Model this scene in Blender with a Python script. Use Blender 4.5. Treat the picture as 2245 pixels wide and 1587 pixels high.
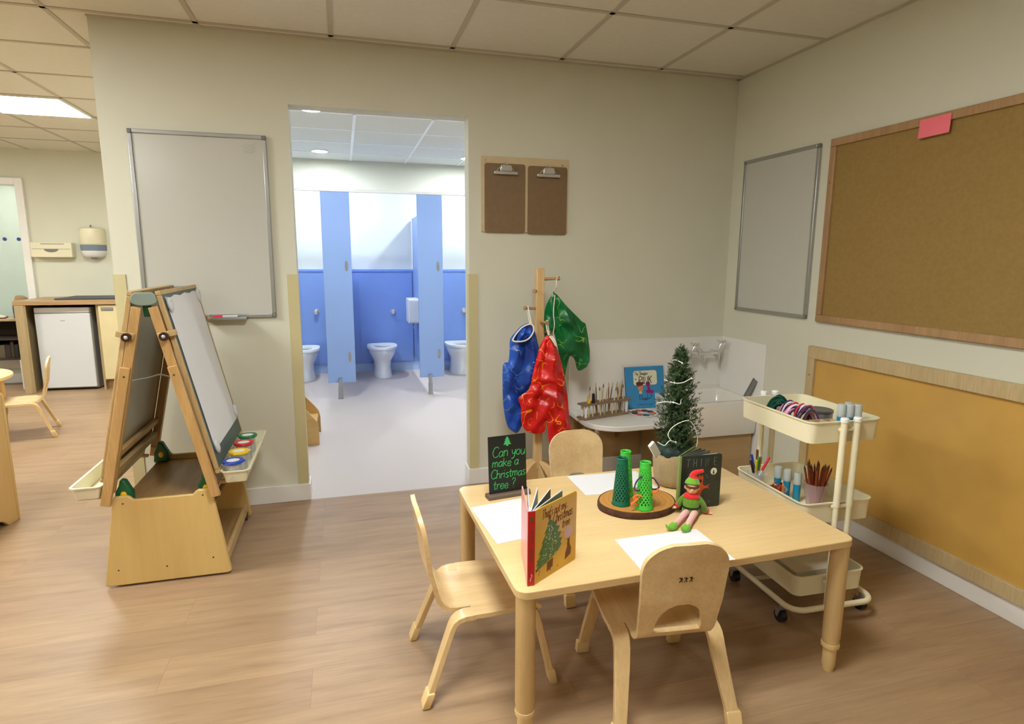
import bpy, bmesh, math, random
from mathutils import Matrix, Vector, Euler, noise
from mathutils.geometry import delaunay_2d_cdt

scene = bpy.context.scene
for o in list(bpy.data.objects):
    bpy.data.objects.remove(o)
COL = scene.collection
PI = math.pi
R = math.radians

# ------------------------------------------------------------------ camera
cam_data = bpy.data.cameras.new('camera')
cam = bpy.data.objects.new('camera', cam_data)
COL.objects.link(cam)
cam_data.sensor_fit = 'HORIZONTAL'
cam_data.sensor_width = 36.0
cam_data.lens = 36.0 * 1316.99 / 2245.0
cam_data.clip_start = 0.05
_yaw, _pitch, _roll = 0.27268, -0.16929, 0.0053961
_f = Vector((math.sin(_yaw) * math.cos(_pitch), math.cos(_yaw) * math.cos(_pitch), math.sin(_pitch)))
_r = Vector((math.cos(_yaw), -math.sin(_yaw), 0))
_u = _r.cross(_f)
_r2 = math.cos(_roll) * _r + math.sin(_roll) * _u
_u2 = -math.sin(_roll) * _r + math.cos(_roll) * _u
_m = Matrix((_r2, _u2, -_f)).transposed().to_4x4()
_m.translation = Vector((-2.35467, -3.35499, 1.32253))
cam.matrix_world = _m
scene.camera = cam

# ------------------------------------------------------------------ world, exposure
world = bpy.data.worlds.new('world')
scene.world = world
world.use_nodes = True
world.node_tree.nodes['Background'].inputs[0].default_value = (1.0, 0.95, 0.86, 1)
world.node_tree.nodes['Background'].inputs[1].default_value = 0.05
scene.view_settings.view_transform = 'Standard'
scene.view_settings.look = 'None'
scene.view_settings.gamma = 1.0
scene.view_settings.use_curve_mapping = False
scene.view_settings.exposure = 0.78
PANEL_STRENGTH = 30.0
DIM_PANEL_STRENGTH = 27.0
DOWNLIGHT_STRENGTH = 285.0


# ------------------------------------------------------------------ helpers
def lin(c):
    out = []
    for x in c[:3]:
        x = x / 255.0
        out.append(x / 12.92 if x <= 0.04045 else ((x + 0.055) / 1.055) ** 2.4)
    return (*out, 1.0)


def mul(c, k):
    return (c[0] * k, c[1] * k, c[2] * k, 1.0)


def base_mat(name):
    m = bpy.data.materials.new(name)
    m.use_nodes = True
    nt = m.node_tree
    b = nt.nodes['Principled BSDF']
    return m, nt, b


def obj_coord(nt, scale=(1, 1, 1), rot=(0, 0, 0)):
    tc = nt.nodes.new('ShaderNodeTexCoord')
    mp = nt.nodes.new('ShaderNodeMapping')
    mp.inputs['Scale'].default_value = scale
    mp.inputs['Rotation'].default_value = rot
    nt.links.new(tc.outputs['Object'], mp.inputs['Vector'])
    return mp.outputs['Vector']


def mixc(nt, fac, a, b, mode='MIX'):
    n = nt.nodes.new('ShaderNodeMix')
    n.data_type = 'RGBA'
    n.blend_type = mode
    for sock, v in ((n.inputs['Factor'], fac), (n.inputs['A'], a), (n.inputs['B'], b)):
        if hasattr(v, 'is_linked') or isinstance(v, bpy.types.NodeSocket):
            nt.links.new(v, sock)
        else:
            sock.default_value = v
    # colour sockets share names with float ones: pick the RGBA pair
    return n


def mix_rgb(nt, fac, a, b, mode='MIX'):
    n = nt.nodes.new('ShaderNodeMixRGB')
    n.blend_type = mode
    for i, v in enumerate((fac, a, b)):
        if isinstance(v, bpy.types.NodeSocket):
            nt.links.new(v, n.inputs[i])
        else:
            n.inputs[i].default_value = v
    return n.outputs[0]


def ramp(nt, fac, stops):
    n = nt.nodes.new('ShaderNodeValToRGB')
    cr = n.color_ramp
    while len(cr.elements) < len(stops):
        cr.elements.new(0.5)
    for e, (p, c) in zip(cr.elements, stops):
        e.position = p
        e.color = c
    nt.links.new(fac, n.inputs[0])
    return n.outputs[0]


def noise_tex(nt, vec, scale, detail=3, rough=0.5):
    n = nt.nodes.new('ShaderNodeTexNoise')
    n.inputs['Scale'].default_value = scale
    n.inputs['Detail'].default_value = detail
    n.inputs['Roughness'].default_value = rough
    nt.links.new(vec, n.inputs['Vector'])
    return n.outputs[0]


def add_bump(nt, b, h, strength, dist=0.002):
    n = nt.nodes.new('ShaderNodeBump')
    n.inputs['Strength'].default_value = strength
    n.inputs['Distance'].default_value = dist
    nt.links.new(h, n.inputs['Height'])
    nt.links.new(n.outputs[0], b.inputs['Normal'])


def plain(name, rgb, rough=0.5, metal=0.0, var=0.05, vscale=6.0, bump=0.0, bscale=150.0, coat=0.0, spec=0.5,
          trans=0.0, alpha=1.0, emit=0.0, sheen=0.0):
    m, nt, b = base_mat(name)
    c = lin(rgb)
    vec = obj_coord(nt)
    f = noise_tex(nt, vec, vscale, 3)
    out = ramp(nt, f, [(0.3, mul(c, 1 - var)), (0.7, mul(c, 1 + var))])
    nt.links.new(out, b.inputs['Base Color'])
    b.inputs['Roughness'].default_value = rough
    b.inputs['Metallic'].default_value = metal
    b.inputs['Specular IOR Level'].default_value = spec
    if coat:
        b.inputs['Coat Weight'].default_value = coat
        b.inputs['Coat Roughness'].default_value = 0.15
    if trans:
        b.inputs['Transmission Weight'].default_value = trans
    if alpha < 1:
        b.inputs['Alpha'].default_value = alpha
    if sheen:
        b.inputs['Sheen Weight'].default_value = sheen
    if emit:
        b.inputs['Emission Color'].default_value = c
        b.inputs['Emission Strength'].default_value = emit
    if bump:
        h = noise_tex(nt, vec, bscale, 2)
        add_bump(nt, b, h, bump)
    return m


def wood(name, light, dark, axis='x', rough=0.45, scale=1.0, coat=0.0, strength=1.0):
    m, nt, b = base_mat(name)
    s = {'x': (1.2, 14, 14), 'y': (14, 1.2, 14), 'z': (14, 14, 1.2)}[axis]
    vec = obj_coord(nt, tuple(k * scale for k in s))
    f1 = noise_tex(nt, vec, 2.0, 5, 0.6)
    vec2 = obj_coord(nt, tuple(k * scale * 5 for k in s))
    f2 = noise_tex(nt, vec2, 3.0, 3, 0.6)
    a, d = lin(light), lin(dark)
    c1 = ramp(nt, f1, [(0.25, d), (0.65, a)])
    c2 = ramp(nt, f2, [(0.3, (1 - .16 * strength,) * 3 + (1,)), (0.6, (1, 1, 1, 1))])
    out = mix_rgb(nt, 1.0, c1, c2, 'MULTIPLY')
    nt.links.new(out, b.inputs['Base Color'])
    b.inputs['Roughness'].default_value = rough
    if coat:
        b.inputs['Coat Weight'].default_value = coat
        b.inputs['Coat Roughness'].default_value = 0.2
    return m


class MB:
    """collects shapes into one bmesh; every point goes through self.M"""

    def __init__(self, M=None):
        self.bm = bmesh.new()
        self.M = M or Matrix()

    def v(self, p):
        return self.bm.verts.new(self.M @ Vector(p))

    def f(self, vs, mi=0):
        try:
            fc = self.bm.faces.new(vs)
            fc.material_index = mi
            return fc
        except ValueError:
            return None

    def poly(self, pts, mi=0):
        return self.f([self.v(p) for p in pts], mi)

    def box(self, x0, x1, y0, y1, z0, z1, mi=0, T=None):
        P = [(x0, y0, z0), (x1, y0, z0), (x1, y1, z0), (x0, y1, z0), (x0, y0, z1), (x1, y0, z1), (x1, y1, z1), (x0, y1, z1)]
        if T is not None:
            P = [T @ Vector(p) for p in P]
        v = [self.v(p) for p in P]
        for q in ((3, 2, 1, 0), (4, 5, 6, 7), (0, 1, 5, 4), (1, 2, 6, 5), (2, 3, 7, 6), (3, 0, 4, 7)):
            self.f([v[i] for i in q], mi)
        return self

    def prism(self, poly, plane, a, b, mi=0):
        def mk(p, w):
            if plane == 'xy':
                return (p[0], p[1], w)
            if plane == 'xz':
                return (p[0], w, p[1])
            return (w, p[0], p[1])
        A = [self.v(mk(p, a)) for p in poly]
        B = [self.v(mk(p, b)) for p in poly]
        n = len(poly)
        self.f(A[::-1], mi)
        self.f(B, mi)
        for i in range(n):
            self.f([A[i], A[(i + 1) % n], B[(i + 1) % n], B[i]], mi)
        return self

    def loft(self, rings, mi=0, caps=True, closed=True):
        V = [[self.v(p) for p in r] for r in rings]
        n = len(V[0])
        for a, b in zip(V, V[1:]):
            for i in range(n if closed else n - 1):
                j = (i + 1) % n
                self.f([a[i], a[j], b[j], b[i]], mi)
        if caps and closed:
            self.f(V[0][::-1], mi)
            self.f(V[-1], mi)
        return self

    def lathe(self, prof, c=(0, 0, 0), n=24, mi=0, caps=True, sx=1.0, sy=1.0):
        rings = []
        for r, z in prof:
            rings.append([(c[0] + sx * r * math.cos(2 * PI * i / n), c[1] + sy * r * math.sin(2 * PI * i / n), c[2] + z) for i in range(n)])
        return self.loft(rings, mi, caps)

    def tube(self, pts, r, n=8, mi=0, closed=False, caps=True, flat=1.0):
        pts = [Vector(p) for p in pts]
        N = len(pts)
        rs = r if isinstance(r, (list, tuple)) else [r] * N
        tang = []
        for i in range(N):
            if closed:
                t = pts[(i + 1) % N] - pts[(i - 1) % N]
            else:
                t = pts[min(i + 1, N - 1)] - pts[max(i - 1, 0)]
            tang.append(t.normalized() if t.length > 1e-9 else Vector((0, 0, 1)))
        up = Vector((0, 0, 1)) if abs(tang[0].z) < 0.9 else Vector((0, 1, 0))
        nrm = (up - up.dot(tang[0]) * tang[0]).normalized()
        rings = []
        for i in range(N):
            t = tang[i]
            nrm = nrm - nrm.dot(t) * t
            nrm = nrm.normalized() if nrm.length > 1e-6 else t.orthogonal().normalized()
            bn = t.cross(nrm)
            rings.append([pts[i] + rs[i] * (math.cos(2 * PI * k / n) * nrm * flat + math.sin(2 * PI * k / n) * bn) for k in range(n)])
        if closed:
            rings.append(rings[0])
            return self.loft(rings, mi, False)
        return self.loft(rings, mi, caps)

    def cyl(self, a, b, r, r2=None, n=16, mi=0):
        return self.tube([a, b], [r, r if r2 is None else r2], n, mi)

    def ball(self, c, r, n=14, m=8, mi=0):
        rx, ry, rz = r if isinstance(r, (tuple, list)) else (r, r, r)
        rings = []
        for j in range(m + 1):
            t = PI * (j + 0.02) / (m + 0.04) - PI / 2
            rings.append([(c[0] + rx * math.cos(t) * math.cos(2 * PI * i / n), c[1] + ry * math.cos(t) * math.sin(2 * PI * i / n), c[2] + rz * math.sin(t)) for i in range(n)])
        return self.loft(rings, mi)

    def sheet(self, rows, th, mi=0):
        """closed slab from a grid of points, thickness th along -normal"""
        H, Wd = len(rows), len(rows[0])
        P = [[Vector(p) for p in r] for r in rows]
        top = [[self.v(p) for p in r] for r in P]
        bot = []
        for i in range(H):
            rr = []
            for j in range(Wd):
                du = P[i][min(j + 1, Wd - 1)] - P[i][max(j - 1, 0)]
                dv = P[min(i + 1, H - 1)][j] - P[max(i - 1, 0)][j]
                nn = du.cross(dv)
                nn = nn.normalized() if nn.length > 1e-12 else Vector((0, 0, 1))
                rr.append(self.v(P[i][j] - nn * th))
            bot.append(rr)
        for i in range(H - 1):
            for j in range(Wd - 1):
                self.f([top[i][j], top[i][j + 1], top[i + 1][j + 1], top[i + 1][j]], mi)
                self.f([bot[i][j + 1], bot[i][j], bot[i + 1][j], bot[i + 1][j + 1]], mi)
        for i in range(H - 1):
            self.f([top[i + 1][0], bot[i + 1][0], bot[i][0], top[i][0]], mi)
            self.f([top[i][-1], bot[i][-1], bot[i + 1][-1], top[i + 1][-1]], mi)
        for j in range(Wd - 1):
            self.f([top[0][j], bot[0][j], bot[0][j + 1], top[0][j + 1]], mi)
            self.f([top[-1][j + 1], bot[-1][j + 1], bot[-1][j], top[-1][j]], mi)
        return self

    def done(self, name, mats, parent=None, smooth=35, bevel=0.0, seg=2, recalc=True, loc=None):
        bm = self.bm
        if recalc:
            bmesh.ops.recalc_face_normals(bm, faces=bm.faces[:])
        me = bpy.data.meshes.new(name)
        bm.to_mesh(me)
        bm.free()
        if not isinstance(mats, (list, tuple)):
            mats = [mats]
        for mt in mats:
            me.materials.append(mt)
        if smooth:
            me.shade_smooth()
            me.set_sharp_from_angle(angle=R(smooth))
        ob = bpy.data.objects.new(name, me)
        COL.objects.link(ob)
        if parent is not None:
            ob.parent = parent
        if loc is not None:
            ob.location = loc
        if bevel:
            md = ob.modifiers.new('bevel', 'BEVEL')
            md.width = bevel
            md.segments = seg
            md.limit_method = 'ANGLE'
            md.angle_limit = R(40)
            md.harden_normals = False
        return ob


def tag(o, label=None, cat=None, group=None, kind=None):
    if label:
        o['label'] = label
    if cat:
        o['category'] = cat
    if group:
        o['group'] = group
    if kind:
        o['kind'] = kind
    return o


def thing(name, label, cat, loc=(0, 0, 0), rot=0.0, group=None):
    o = bpy.data.objects.new(name, None)
    o.empty_display_size = 0.05
    COL.objects.link(o)
    o.location = loc
    o.rotation_euler = (0, 0, rot)
    return tag(o, label, cat, group)


def struct(mb, name, mats, **kw):
    o = mb.done(name, mats, **kw)
    if o.parent is None:
        o['kind'] = 'structure'
    return o


KIDS = {}


def copy_thing(root, loc, rot, label, group=None):
    r = root.copy()
    COL.objects.link(r)
    r.location = loc
    r.rotation_euler = (0, 0, rot)
    r['label'] = label
    if group:
        r['group'] = group
    for ch in list(root.children):
        c = ch.copy()
        COL.objects.link(c)
        c.parent = r
        for g in list(ch.children):
            d = g.copy()
            COL.objects.link(d)
            d.parent = c
    return r


def rrect(x0, x1, y0, y1, r, n=6):
    pts = []
    for cx, cy, a0 in ((x1 - r, y0 + r, -90), (x1 - r, y1 - r, 0), (x0 + r, y1 - r, 90), (x0 + r, y0 + r, 180)):
        for i in range(n + 1):
            a = R(a0 + 90 * i / n)
            pts.append((cx + r * math.cos(a), cy + r * math.sin(a)))
    return pts


def smooth_path(pts, sub=4, closed=False):
    P = [Vector(p) for p in pts]
    N = len(P)
    out = []
    rng = range(N if closed else N - 1)
    for i in rng:
        if closed:
            p0, p1, p2, p3 = P[(i - 1) % N], P[i], P[(i + 1) % N], P[(i + 2) % N]
        else:
            p0, p1, p2, p3 = P[max(i - 1, 0)], P[i], P[i + 1], P[min(i + 2, N - 1)]
        for k in range(sub):
            t = k / sub
            out.append(0.5 * ((2 * p1) + (p2 - p0) * t + (2 * p0 - 5 * p1 + 4 * p2 - p3) * t * t + (3 * p1 - p0 - 3 * p2 + p3) * t ** 3))
    if not closed:
        out.append(P[-1])
    return out


# handwriting: one polyline list per letter, ascender height 1
GL = {
    'C': (.66, [[(.62, .85), (.45, 1), (.2, .93), (.05, .6), (.05, .35), (.2, .04), (.42, 0), (.62, .14)]]),
    'a': (.52, [[(.42, .46), (.28, .55), (.1, .45), (.04, .22), (.13, .02), (.28, .04), (.42, .3)], [(.44, .55), (.42, .15), (.5, 0)]]),
    'n': (.5, [[(.06, .55), (.06, 0)], [(.06, .34), (.2, .53), (.37, .5), (.42, .3), (.42, 0)]]),
    'y': (.48, [[(.05, .55), (.12, .2), (.26, .12), (.4, .3)], [(.44, .55), (.38, .0), (.25, -.3), (.05, -.33)]]),
    'o': (.5, [[(.24, .55), (.08, .42), (.05, .2), (.2, 0), (.38, .08), (.44, .32), (.36, .5), (.24, .55)]]),
    'u': (.52, [[(.06, .55), (.06, .15), (.2, 0), (.36, .08), (.43, .3)], [(.44, .55), (.45, 0)]]),
    'm': (.72, [[(.05, .55), (.05, 0)], [(.05, .34), (.17, .53), (.3, .5), (.33, .3), (.33, 0)], [(.33, .34), (.45, .53), (.58, .5), (.62, .3), (.62, 0)]]),
    'k': (.5, [[(.06, .9), (.06, 0)], [(.42, .55), (.08, .25)], [(.17, .32), (.45, 0)]]),
    'e': (.5, [[(.06, .27), (.25, .27), (.43, .34), (.36, .52), (.2, .54), (.06, .35), (.09, .08), (.26, 0), (.45, .12)]]),
    'h': (.5, [[(.06, 1), (.06, 0)], [(.06, .34), (.2, .53), (.37, .5), (.42, .3), (.42, 0)]]),
    'r': (.38, [[(.06, .55), (.06, 0)], [(.06, .3), (.18, .5), (.36, .53)]]),
    'i': (.2, [[(.08, .55), (.08, 0)], [(.08, .78), (.085, .82)]]),
    's': (.44, [[(.38, .5), (.22, .56), (.08, .44), (.2, .3), (.36, .18), (.28, .01), (.05, .05)]]),
    't': (.4, [[(.18, .85), (.16, .15), (.24, 0), (.36, .06)], [(.02, .56), (.36, .58)]]),
    '?': (.5, [[(.06, .8), (.18, 1), (.38, .93), (.4, .7), (.24, .5), (.22, .26)], [(.22, .04), (.225, 0)]]),
    'T': (.64, [[(.0, 1), (.62, 1)], [(.3, 1), (.26, 0)]]),
    "'": (.14, [[(.07, 1), (.05, .82)]]),
    '.': (.18, [[(.07, .02), (.075, 0)]]),
    'M': (.8, [[(.05, 0), (.12, 1), (.36, .35), (.62, 1), (.7, 0)]]),
    'S': (.6, [[(.52, .88), (.32, 1), (.1, .86), (.14, .62), (.42, .45), (.5, .2), (.3, 0), (.05, .1)]]),
    'd': (.52, [[(.42, .46), (.28, .55), (.1, .45), (.04, .22), (.13, .02), (.28, .04), (.42, .3)], [(.44, 1), (.42, .15), (.48, 0)]]),
    'w': (.66, [[(.03, .55), (.16, 0), (.3, .42), (.44, 0), (.58, .55)]]),
    'P': (.58, [[(.08, 0), (.08, 1), (.4, .97), (.5, .75), (.38, .52), (.08, .48)]]),
    'I': (.26, [[(.12, 0), (.12, 1)]]),
    'N': (.68, [[(.08, 0), (.08, 1), (.54, 0), (.56, 1)]]),
    'K': (.62, [[(.08, 1), (.08, 0)], [(.52, 1), (.1, .45)], [(.22, .55), (.56, 0)]]),
    'H': (.68, [[(.08, 1), (.08, 0)], [(.56, 1), (.56, 0)], [(.08, .5), (.56, .5)]]),
    'E': (.56, [[(.5, 1), (.08, 1), (.08, 0), (.5, 0)], [(.08, .52), (.42, .52)]]),
    ' ': (.34, []),
}
SHARP = set('MwNKTIHEk')


def text_width(s, size):
    return sum(GL[c][0] for c in s) * size


def write(mb, s, u, v, size, r, slant=0.0, squeeze=1.0, wob=0.0, seed=1):
    """strokes of the hand lettering in the local plane x = right, y = up, z = out of the surface"""
    rnd = random.Random(seed)
    x = u
    for ch in s:
        w, strokes = GL[ch]
        dy = rnd.uniform(-wob, wob) * size
        for st in strokes:
            pts = [(x + (p[0] + slant * p[1]) * size * squeeze, v + dy + p[1] * size, 0) for p in st]
            if ch not in SHARP and len(pts) > 2:
                pts = smooth_path(pts, 3)
            if len(pts) == 2 and (Vector(pts[1]) - Vector(pts[0])).length < size * .1:
                mb.ball(pts[0], (r * 1.3, r * 1.3, r * .6), 6, 4)
            else:
                mb.tube(pts, r, 6, flat=1.0)
        x += w * size * squeeze
    return x


def frame(o, u, n):
    """matrix: x along u, y up (world z), z along n"""
    u = Vector(u).normalized()
    n = Vector(n).normalized()
    v = n.cross(u)
    m = Matrix((u, v, n)).transposed().to_4x4()
    m.translation = Vector(o)
    return m


def pillow(mb, outline, th, wr=0.01, step=0.02, seed=0, power=0.5, M=None, mi=0, reach=0.06):
    """closed puffy body with the given outline (x, z), thickness th along y"""
    pts = smooth_path([(p[0], p[1], 0) for p in outline], 3, True)
    P = [Vector((p.x, p.y)) for p in pts]
    n = len(P)

    def inside(q):
        c = False
        for i in range(n):
            a, b = P[i], P[(i + 1) % n]
            if (a.y > q.y) != (b.y > q.y) and q.x < (b.x - a.x) * (q.y - a.y) / (b.y - a.y) + a.x:
                c = not c
        return c

    def dist(q):
        d = 9
        for i in range(n):
            a, b = P[i], P[(i + 1) % n]
            ab = b - a
            t = max(0, min(1, (q - a).dot(ab) / max(ab.length_squared, 1e-12)))
            d = min(d, (q - a - t * ab).length)
        return d
    xs = [p.x for p in P]
    ys = [p.y for p in P]
    verts = list(P)
    rnd = random.Random(seed)
    y = min(ys) + step / 2
    row = 0
    while y < max(ys):
        x = min(xs) + (step / 2 if row % 2 else 0)
        while x < max(xs):
            q = Vector((x + rnd.uniform(-.2, .2) * step, y + rnd.uniform(-.2, .2) * step))
            if inside(q) and dist(q) > step * .5:
                verts.append(q)
            x += step
        y += step * .87
        row += 1
    edges = [(i, (i + 1) % n) for i in range(n)]
    vo, eo, fo, _, _, _ = delaunay_2d_cdt(verts, edges, [], 1, 1e-6)
    T = M or Matrix()
    fr, bk = [], []
    apex = max(P, key=lambda c: c.y)

    def tri(x):
        return 4 * abs(x - math.floor(x) - .5) - 1
    for q in vo:
        d = dist(q)
        k = min(1.0, d / reach) ** power
        dx, dy = q.x - apex.x, apex.y - q.y + .04
        nz = noise.noise(Vector((q.x * 6 + seed, q.y * 6, 1.7)))
        nz2 = noise.noise(Vector((q.x * 4, q.y * 4 + seed, 5.1)))
        w1 = tri(math.atan2(dx, dy) * 1.9 + nz * .55 + seed * .37)
        w2 = tri(q.x * 5.5 + q.y * 7.5 + nz2 * .9 + seed * .13)
        w3 = tri(-q.x * 8 + q.y * 5 + nz * .8)
        w4 = tri(q.y * 17 + q.x * 3 + nz2)
        w = 1.5 * w1 + .8 * w2 + .55 * w3 + .22 * w4 + .2 * noise.noise(Vector((q.x * 40 + seed, q.y * 22, 3)))
        off = th * k * .5 + wr * w * k
        fr.append(mb.v(T @ Vector((q.x, -off, q.y))))
        bk.append(mb.v(T @ Vector((q.x, th * k * .5 + wr * w * .4 * k + 0.0004, q.y))))
    for f in fo:
        mb.f([fr[i] for i in f], mi)
        mb.f([bk[i] for i in reversed(f)], mi)
    # stitch the rim
    from collections import Counter
    cnt = Counter()
    for f in fo:
        for i in range(len(f)):
            cnt[tuple(sorted((f[i], f[(i + 1) % len(f)])))] += 1
    for f in fo:
        for i in range(len(f)):
            a, b = f[i], f[(i + 1) % len(f)]
            if cnt[tuple(sorted((a, b)))] == 1:
                mb.f([fr[b], fr[a], bk[a], bk[b]], mi)
    return mb

# ------------------------------------------------------------------ materials
M = {}
M['wall'] = plain('wall_paint', (212, 211, 194), .75, var=.015, vscale=3, bump=.05, bscale=260)
M['wall_white'] = plain('white_wall_panel', (216, 222, 220), .35, var=.01)
M['ceil'] = plain('ceiling_tile', (222, 219, 208), .9, var=.02, vscale=30, bump=.15, bscale=220)
M['grid'] = plain('ceiling_grid', (190, 184, 168), .6, var=.02)
M['skirt'] = plain('white_gloss_trim', (232, 230, 226), .35, var=.015)
M['protector'] = plain('cream_corner_guard', (200, 190, 146), .5, var=.03, vscale=2)
M['blue_wall'] = plain('blue_panel', (128, 160, 226), .4, var=.03, vscale=3)
M['blue_pil'] = plain('light_blue_laminate', (140, 168, 220), .4, var=.02, vscale=3)
M['blue_skirt'] = plain('blue_skirting', (166, 188, 230), .45)
M['chrome'] = plain('chrome', (222, 222, 224), .25, .8, var=.02)
M['steel'] = plain('brushed_steel', (176, 176, 180), .38, 1.0, var=.04)
M['alu'] = plain('aluminium', (178, 180, 180), .35, .85, var=.03)
M['ceramic'] = plain('white_ceramic', (238, 240, 242), .12, var=.01, coat=.4)
M['sinkc'] = plain('sink_ceramic', (232, 228, 220), .18, var=.02, coat=.3)
M['white_pl'] = plain('white_plastic', (238, 238, 236), .35, var=.012)
M['grey_pl'] = plain('grey_plastic', (118, 118, 114), .45, var=.03)
M['dark_pl'] = plain('dark_grey_plastic', (58, 60, 66), .5, var=.04)
M['black'] = plain('black_rubber', (22, 22, 26), .5, var=.1)
M['board'] = plain('whiteboard_surface', (192, 192, 184), .22, var=.015, vscale=2)
M['cork'] = plain('cork_cloth', (150, 122, 68), .95, var=.07, vscale=60, bump=.4, bscale=420)
M['glossboard'] = plain('ochre_board', (204, 162, 84), .2, var=.06, vscale=5, bump=.05, bscale=20)
M['frame_wood'] = wood('board_frame_wood', (182, 146, 104), (156, 120, 82), 'y', .5, .6)
M['frame_pale'] = wood('pale_frame_wood', (204, 182, 138), (188, 164, 120), 'y', .5, .6)
M['birch'] = wood('birch_top', (230, 200, 146), (220, 186, 130), 'x', .38, .35, coat=.15, strength=.4)
M['birch_v'] = wood('birch_leg', (222, 192, 138), (202, 168, 112), 'z', .42, .5, strength=.5)
M['ply'] = wood('chair_ply', (232, 204, 154), (212, 176, 124), 'y', .36, .5, coat=.2, strength=.6)
M['ply_leg'] = wood('chair_ply_leg', (228, 198, 146), (208, 172, 118), 'z', .38, .5, coat=.15, strength=.6)
M['ply_cap'] = plain('pale_foot_cap', (222, 192, 136), .5)
M['easel'] = wood('easel_panel', (218, 186, 118), (206, 170, 102), 'z', .4, .3, coat=.15, strength=.3)
M['easel_bar'] = wood('easel_bar_wood', (206, 166, 106), (184, 142, 86), 'z', .45, .8)
M['easel_frame'] = wood('easel_frame_wood', (202, 172, 120), (184, 152, 100), 'z', .45, .8)
M['easel_shelf'] = wood('easel_shelf_wood', (172, 138, 92), (144, 110, 68), 'y', .35, .6)
M['slate'] = plain('dark_green_board', (66, 88, 84), .45, var=.05)
M['smoke'] = plain('brown_backed_board', (176, 164, 138), .25, var=.06, vscale=3)
M['cream'] = plain('cream_enamel', (236, 228, 196), .4, var=.015)
M['cream_pl'] = plain('cream_plastic_tray', (226, 220, 190), .4, var=.02)
M['paper'] = plain('white_paper', (226, 226, 229), .8, var=.01, vscale=3)
M['green_pl'] = plain('dark_green_plastic', (12, 92, 52), .4, var=.08)
M['yellow_pl'] = plain('yellow_plastic', (242, 190, 22), .4, var=.03)
M['clip_white'] = plain('clear_white_clip', (206, 208, 212), .2, var=.02)
M['clear'] = plain('clear_plastic', (235, 235, 235), .12, alpha=.32)
M['clear_pink'] = plain('clear_pinkish_cup', (226, 196, 200), .15, alpha=.3)
M['ring_green'] = plain('green_lid', (10, 122, 78), .35)
M['ring_red'] = plain('red_lid', (208, 34, 40), .35)
M['ring_yellow'] = plain('yellow_lid', (244, 202, 20), .35)
M['ring_blue'] = plain('blue_lid', (30, 66, 178), .35)
M['hardboard'] = plain('brown_hardboard', (124, 100, 70), .6, var=.05, vscale=30)
M['peg'] = wood('peg_wood', (190, 150, 106), (160, 118, 78), 'x', .4)
M['post'] = wood('post_wood', (224, 192, 140), (206, 168, 114), 'z', .4, .6)
M['ribbon'] = plain('white_tape', (236, 232, 220), .6)
M['rubberfoot'] = plain('rubber_foot', (70, 66, 54), .6)
M['bark'] = plain('bark', (74, 46, 26), .9, var=.35, vscale=60, bump=.8, bscale=90)
M['burlap'] = plain('burlap', (172, 148, 110), .95, var=.12, vscale=220, bump=.6, bscale=500)
M['bag_dark'] = plain('dark_green_bag', (22, 46, 42), .6, var=.2, vscale=20)
M['needle'] = plain('spruce_needles', (50, 74, 34), .6, var=.35, vscale=40)
M['twig'] = plain('twig', (84, 64, 38), .8)
M['cone_dark'] = plain('dark_green_cone', (0, 98, 70), .4, var=.05)
M['cone_light'] = plain('bright_green_cone', (64, 190, 60), .4, var=.05)
M['pc_purple'] = plain('purple_chenille', (52, 22, 78), .9, sheen=.5, var=.2, vscale=200)
M['pc_orange'] = plain('orange_chenille', (244, 110, 16), .9, sheen=.5, var=.1, vscale=200)
M['pc_pink'] = plain('pink_chenille', (226, 132, 176), .9, sheen=.5, var=.15, vscale=200)
M['pc_white'] = plain('white_chenille', (222, 222, 232), .9, sheen=.5)
M['pc_red'] = plain('red_chenille', (190, 40, 60), .9, sheen=.5)
M['pc_green'] = plain('green_chenille', (0, 74, 56), .95, var=.3, vscale=90)
M['pc_lime'] = plain('lime_chenille', (196, 196, 104), .9, sheen=.5)
M['felt_green'] = plain('green_felt', (94, 140, 22), .95, var=.06, vscale=60, sheen=.4)
M['felt_bright'] = plain('bright_green_felt', (104, 166, 40), .95, var=.06, vscale=60, sheen=.4)
M['felt_red'] = plain('red_felt', (212, 30, 34), .95, var=.05, vscale=60, sheen=.4)
M['skin'] = plain('doll_skin', (232, 184, 138), .7, var=.03)
M['hair'] = plain('brown_hair', (92, 42, 26), .8, var=.2, vscale=60)
M['sign_black'] = plain('chalkboard_black', (14, 16, 16), .5)
M['chalk_green'] = plain('green_chalk', (58, 176, 92), .9)
M['grey_wood'] = wood('grey_stained_wood', (112, 96, 80), (86, 72, 60), 'x', .6)
M['rack_wood'] = wood('rack_wood', (150, 126, 98), (122, 100, 76), 'x', .6)
M['book_gold'] = plain('gold_cover', (216, 168, 44), .3, var=.1, vscale=10)
M['book_red'] = plain('red_spine', (186, 30, 26), .35, var=.06, vscale=30)
M['book_text'] = plain('brown_lettering', (108, 58, 16), .6)
M['tree_green'] = plain('printed_tree_green', (54, 104, 46), .4, var=.3, vscale=90)
M['print_pink'] = plain('printed_mauve', (206, 170, 176), .5)
M['print_brown'] = plain('printed_brown', (120, 78, 34), .5, var=.2, vscale=60)
M['print_white'] = plain('printed_cream', (226, 224, 196), .5)
M['page_teal'] = plain('page_teal', (92, 128, 134), .5)
M['page_dark'] = plain('page_black', (32, 32, 30), .5)
M['page_olive'] = plain('page_olive', (162, 152, 90), .5)
M['book_dark'] = plain('dark_cover', (34, 44, 38), .35, var=.35, vscale=30)
M['book_olive'] = plain('olive_spine', (132, 150, 84), .4)
M['print_orange'] = plain('printed_orange', (196, 74, 26), .5, var=.15, vscale=60)
M['print_grey'] = plain('printed_grey', (96, 104, 98), .6)
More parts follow.
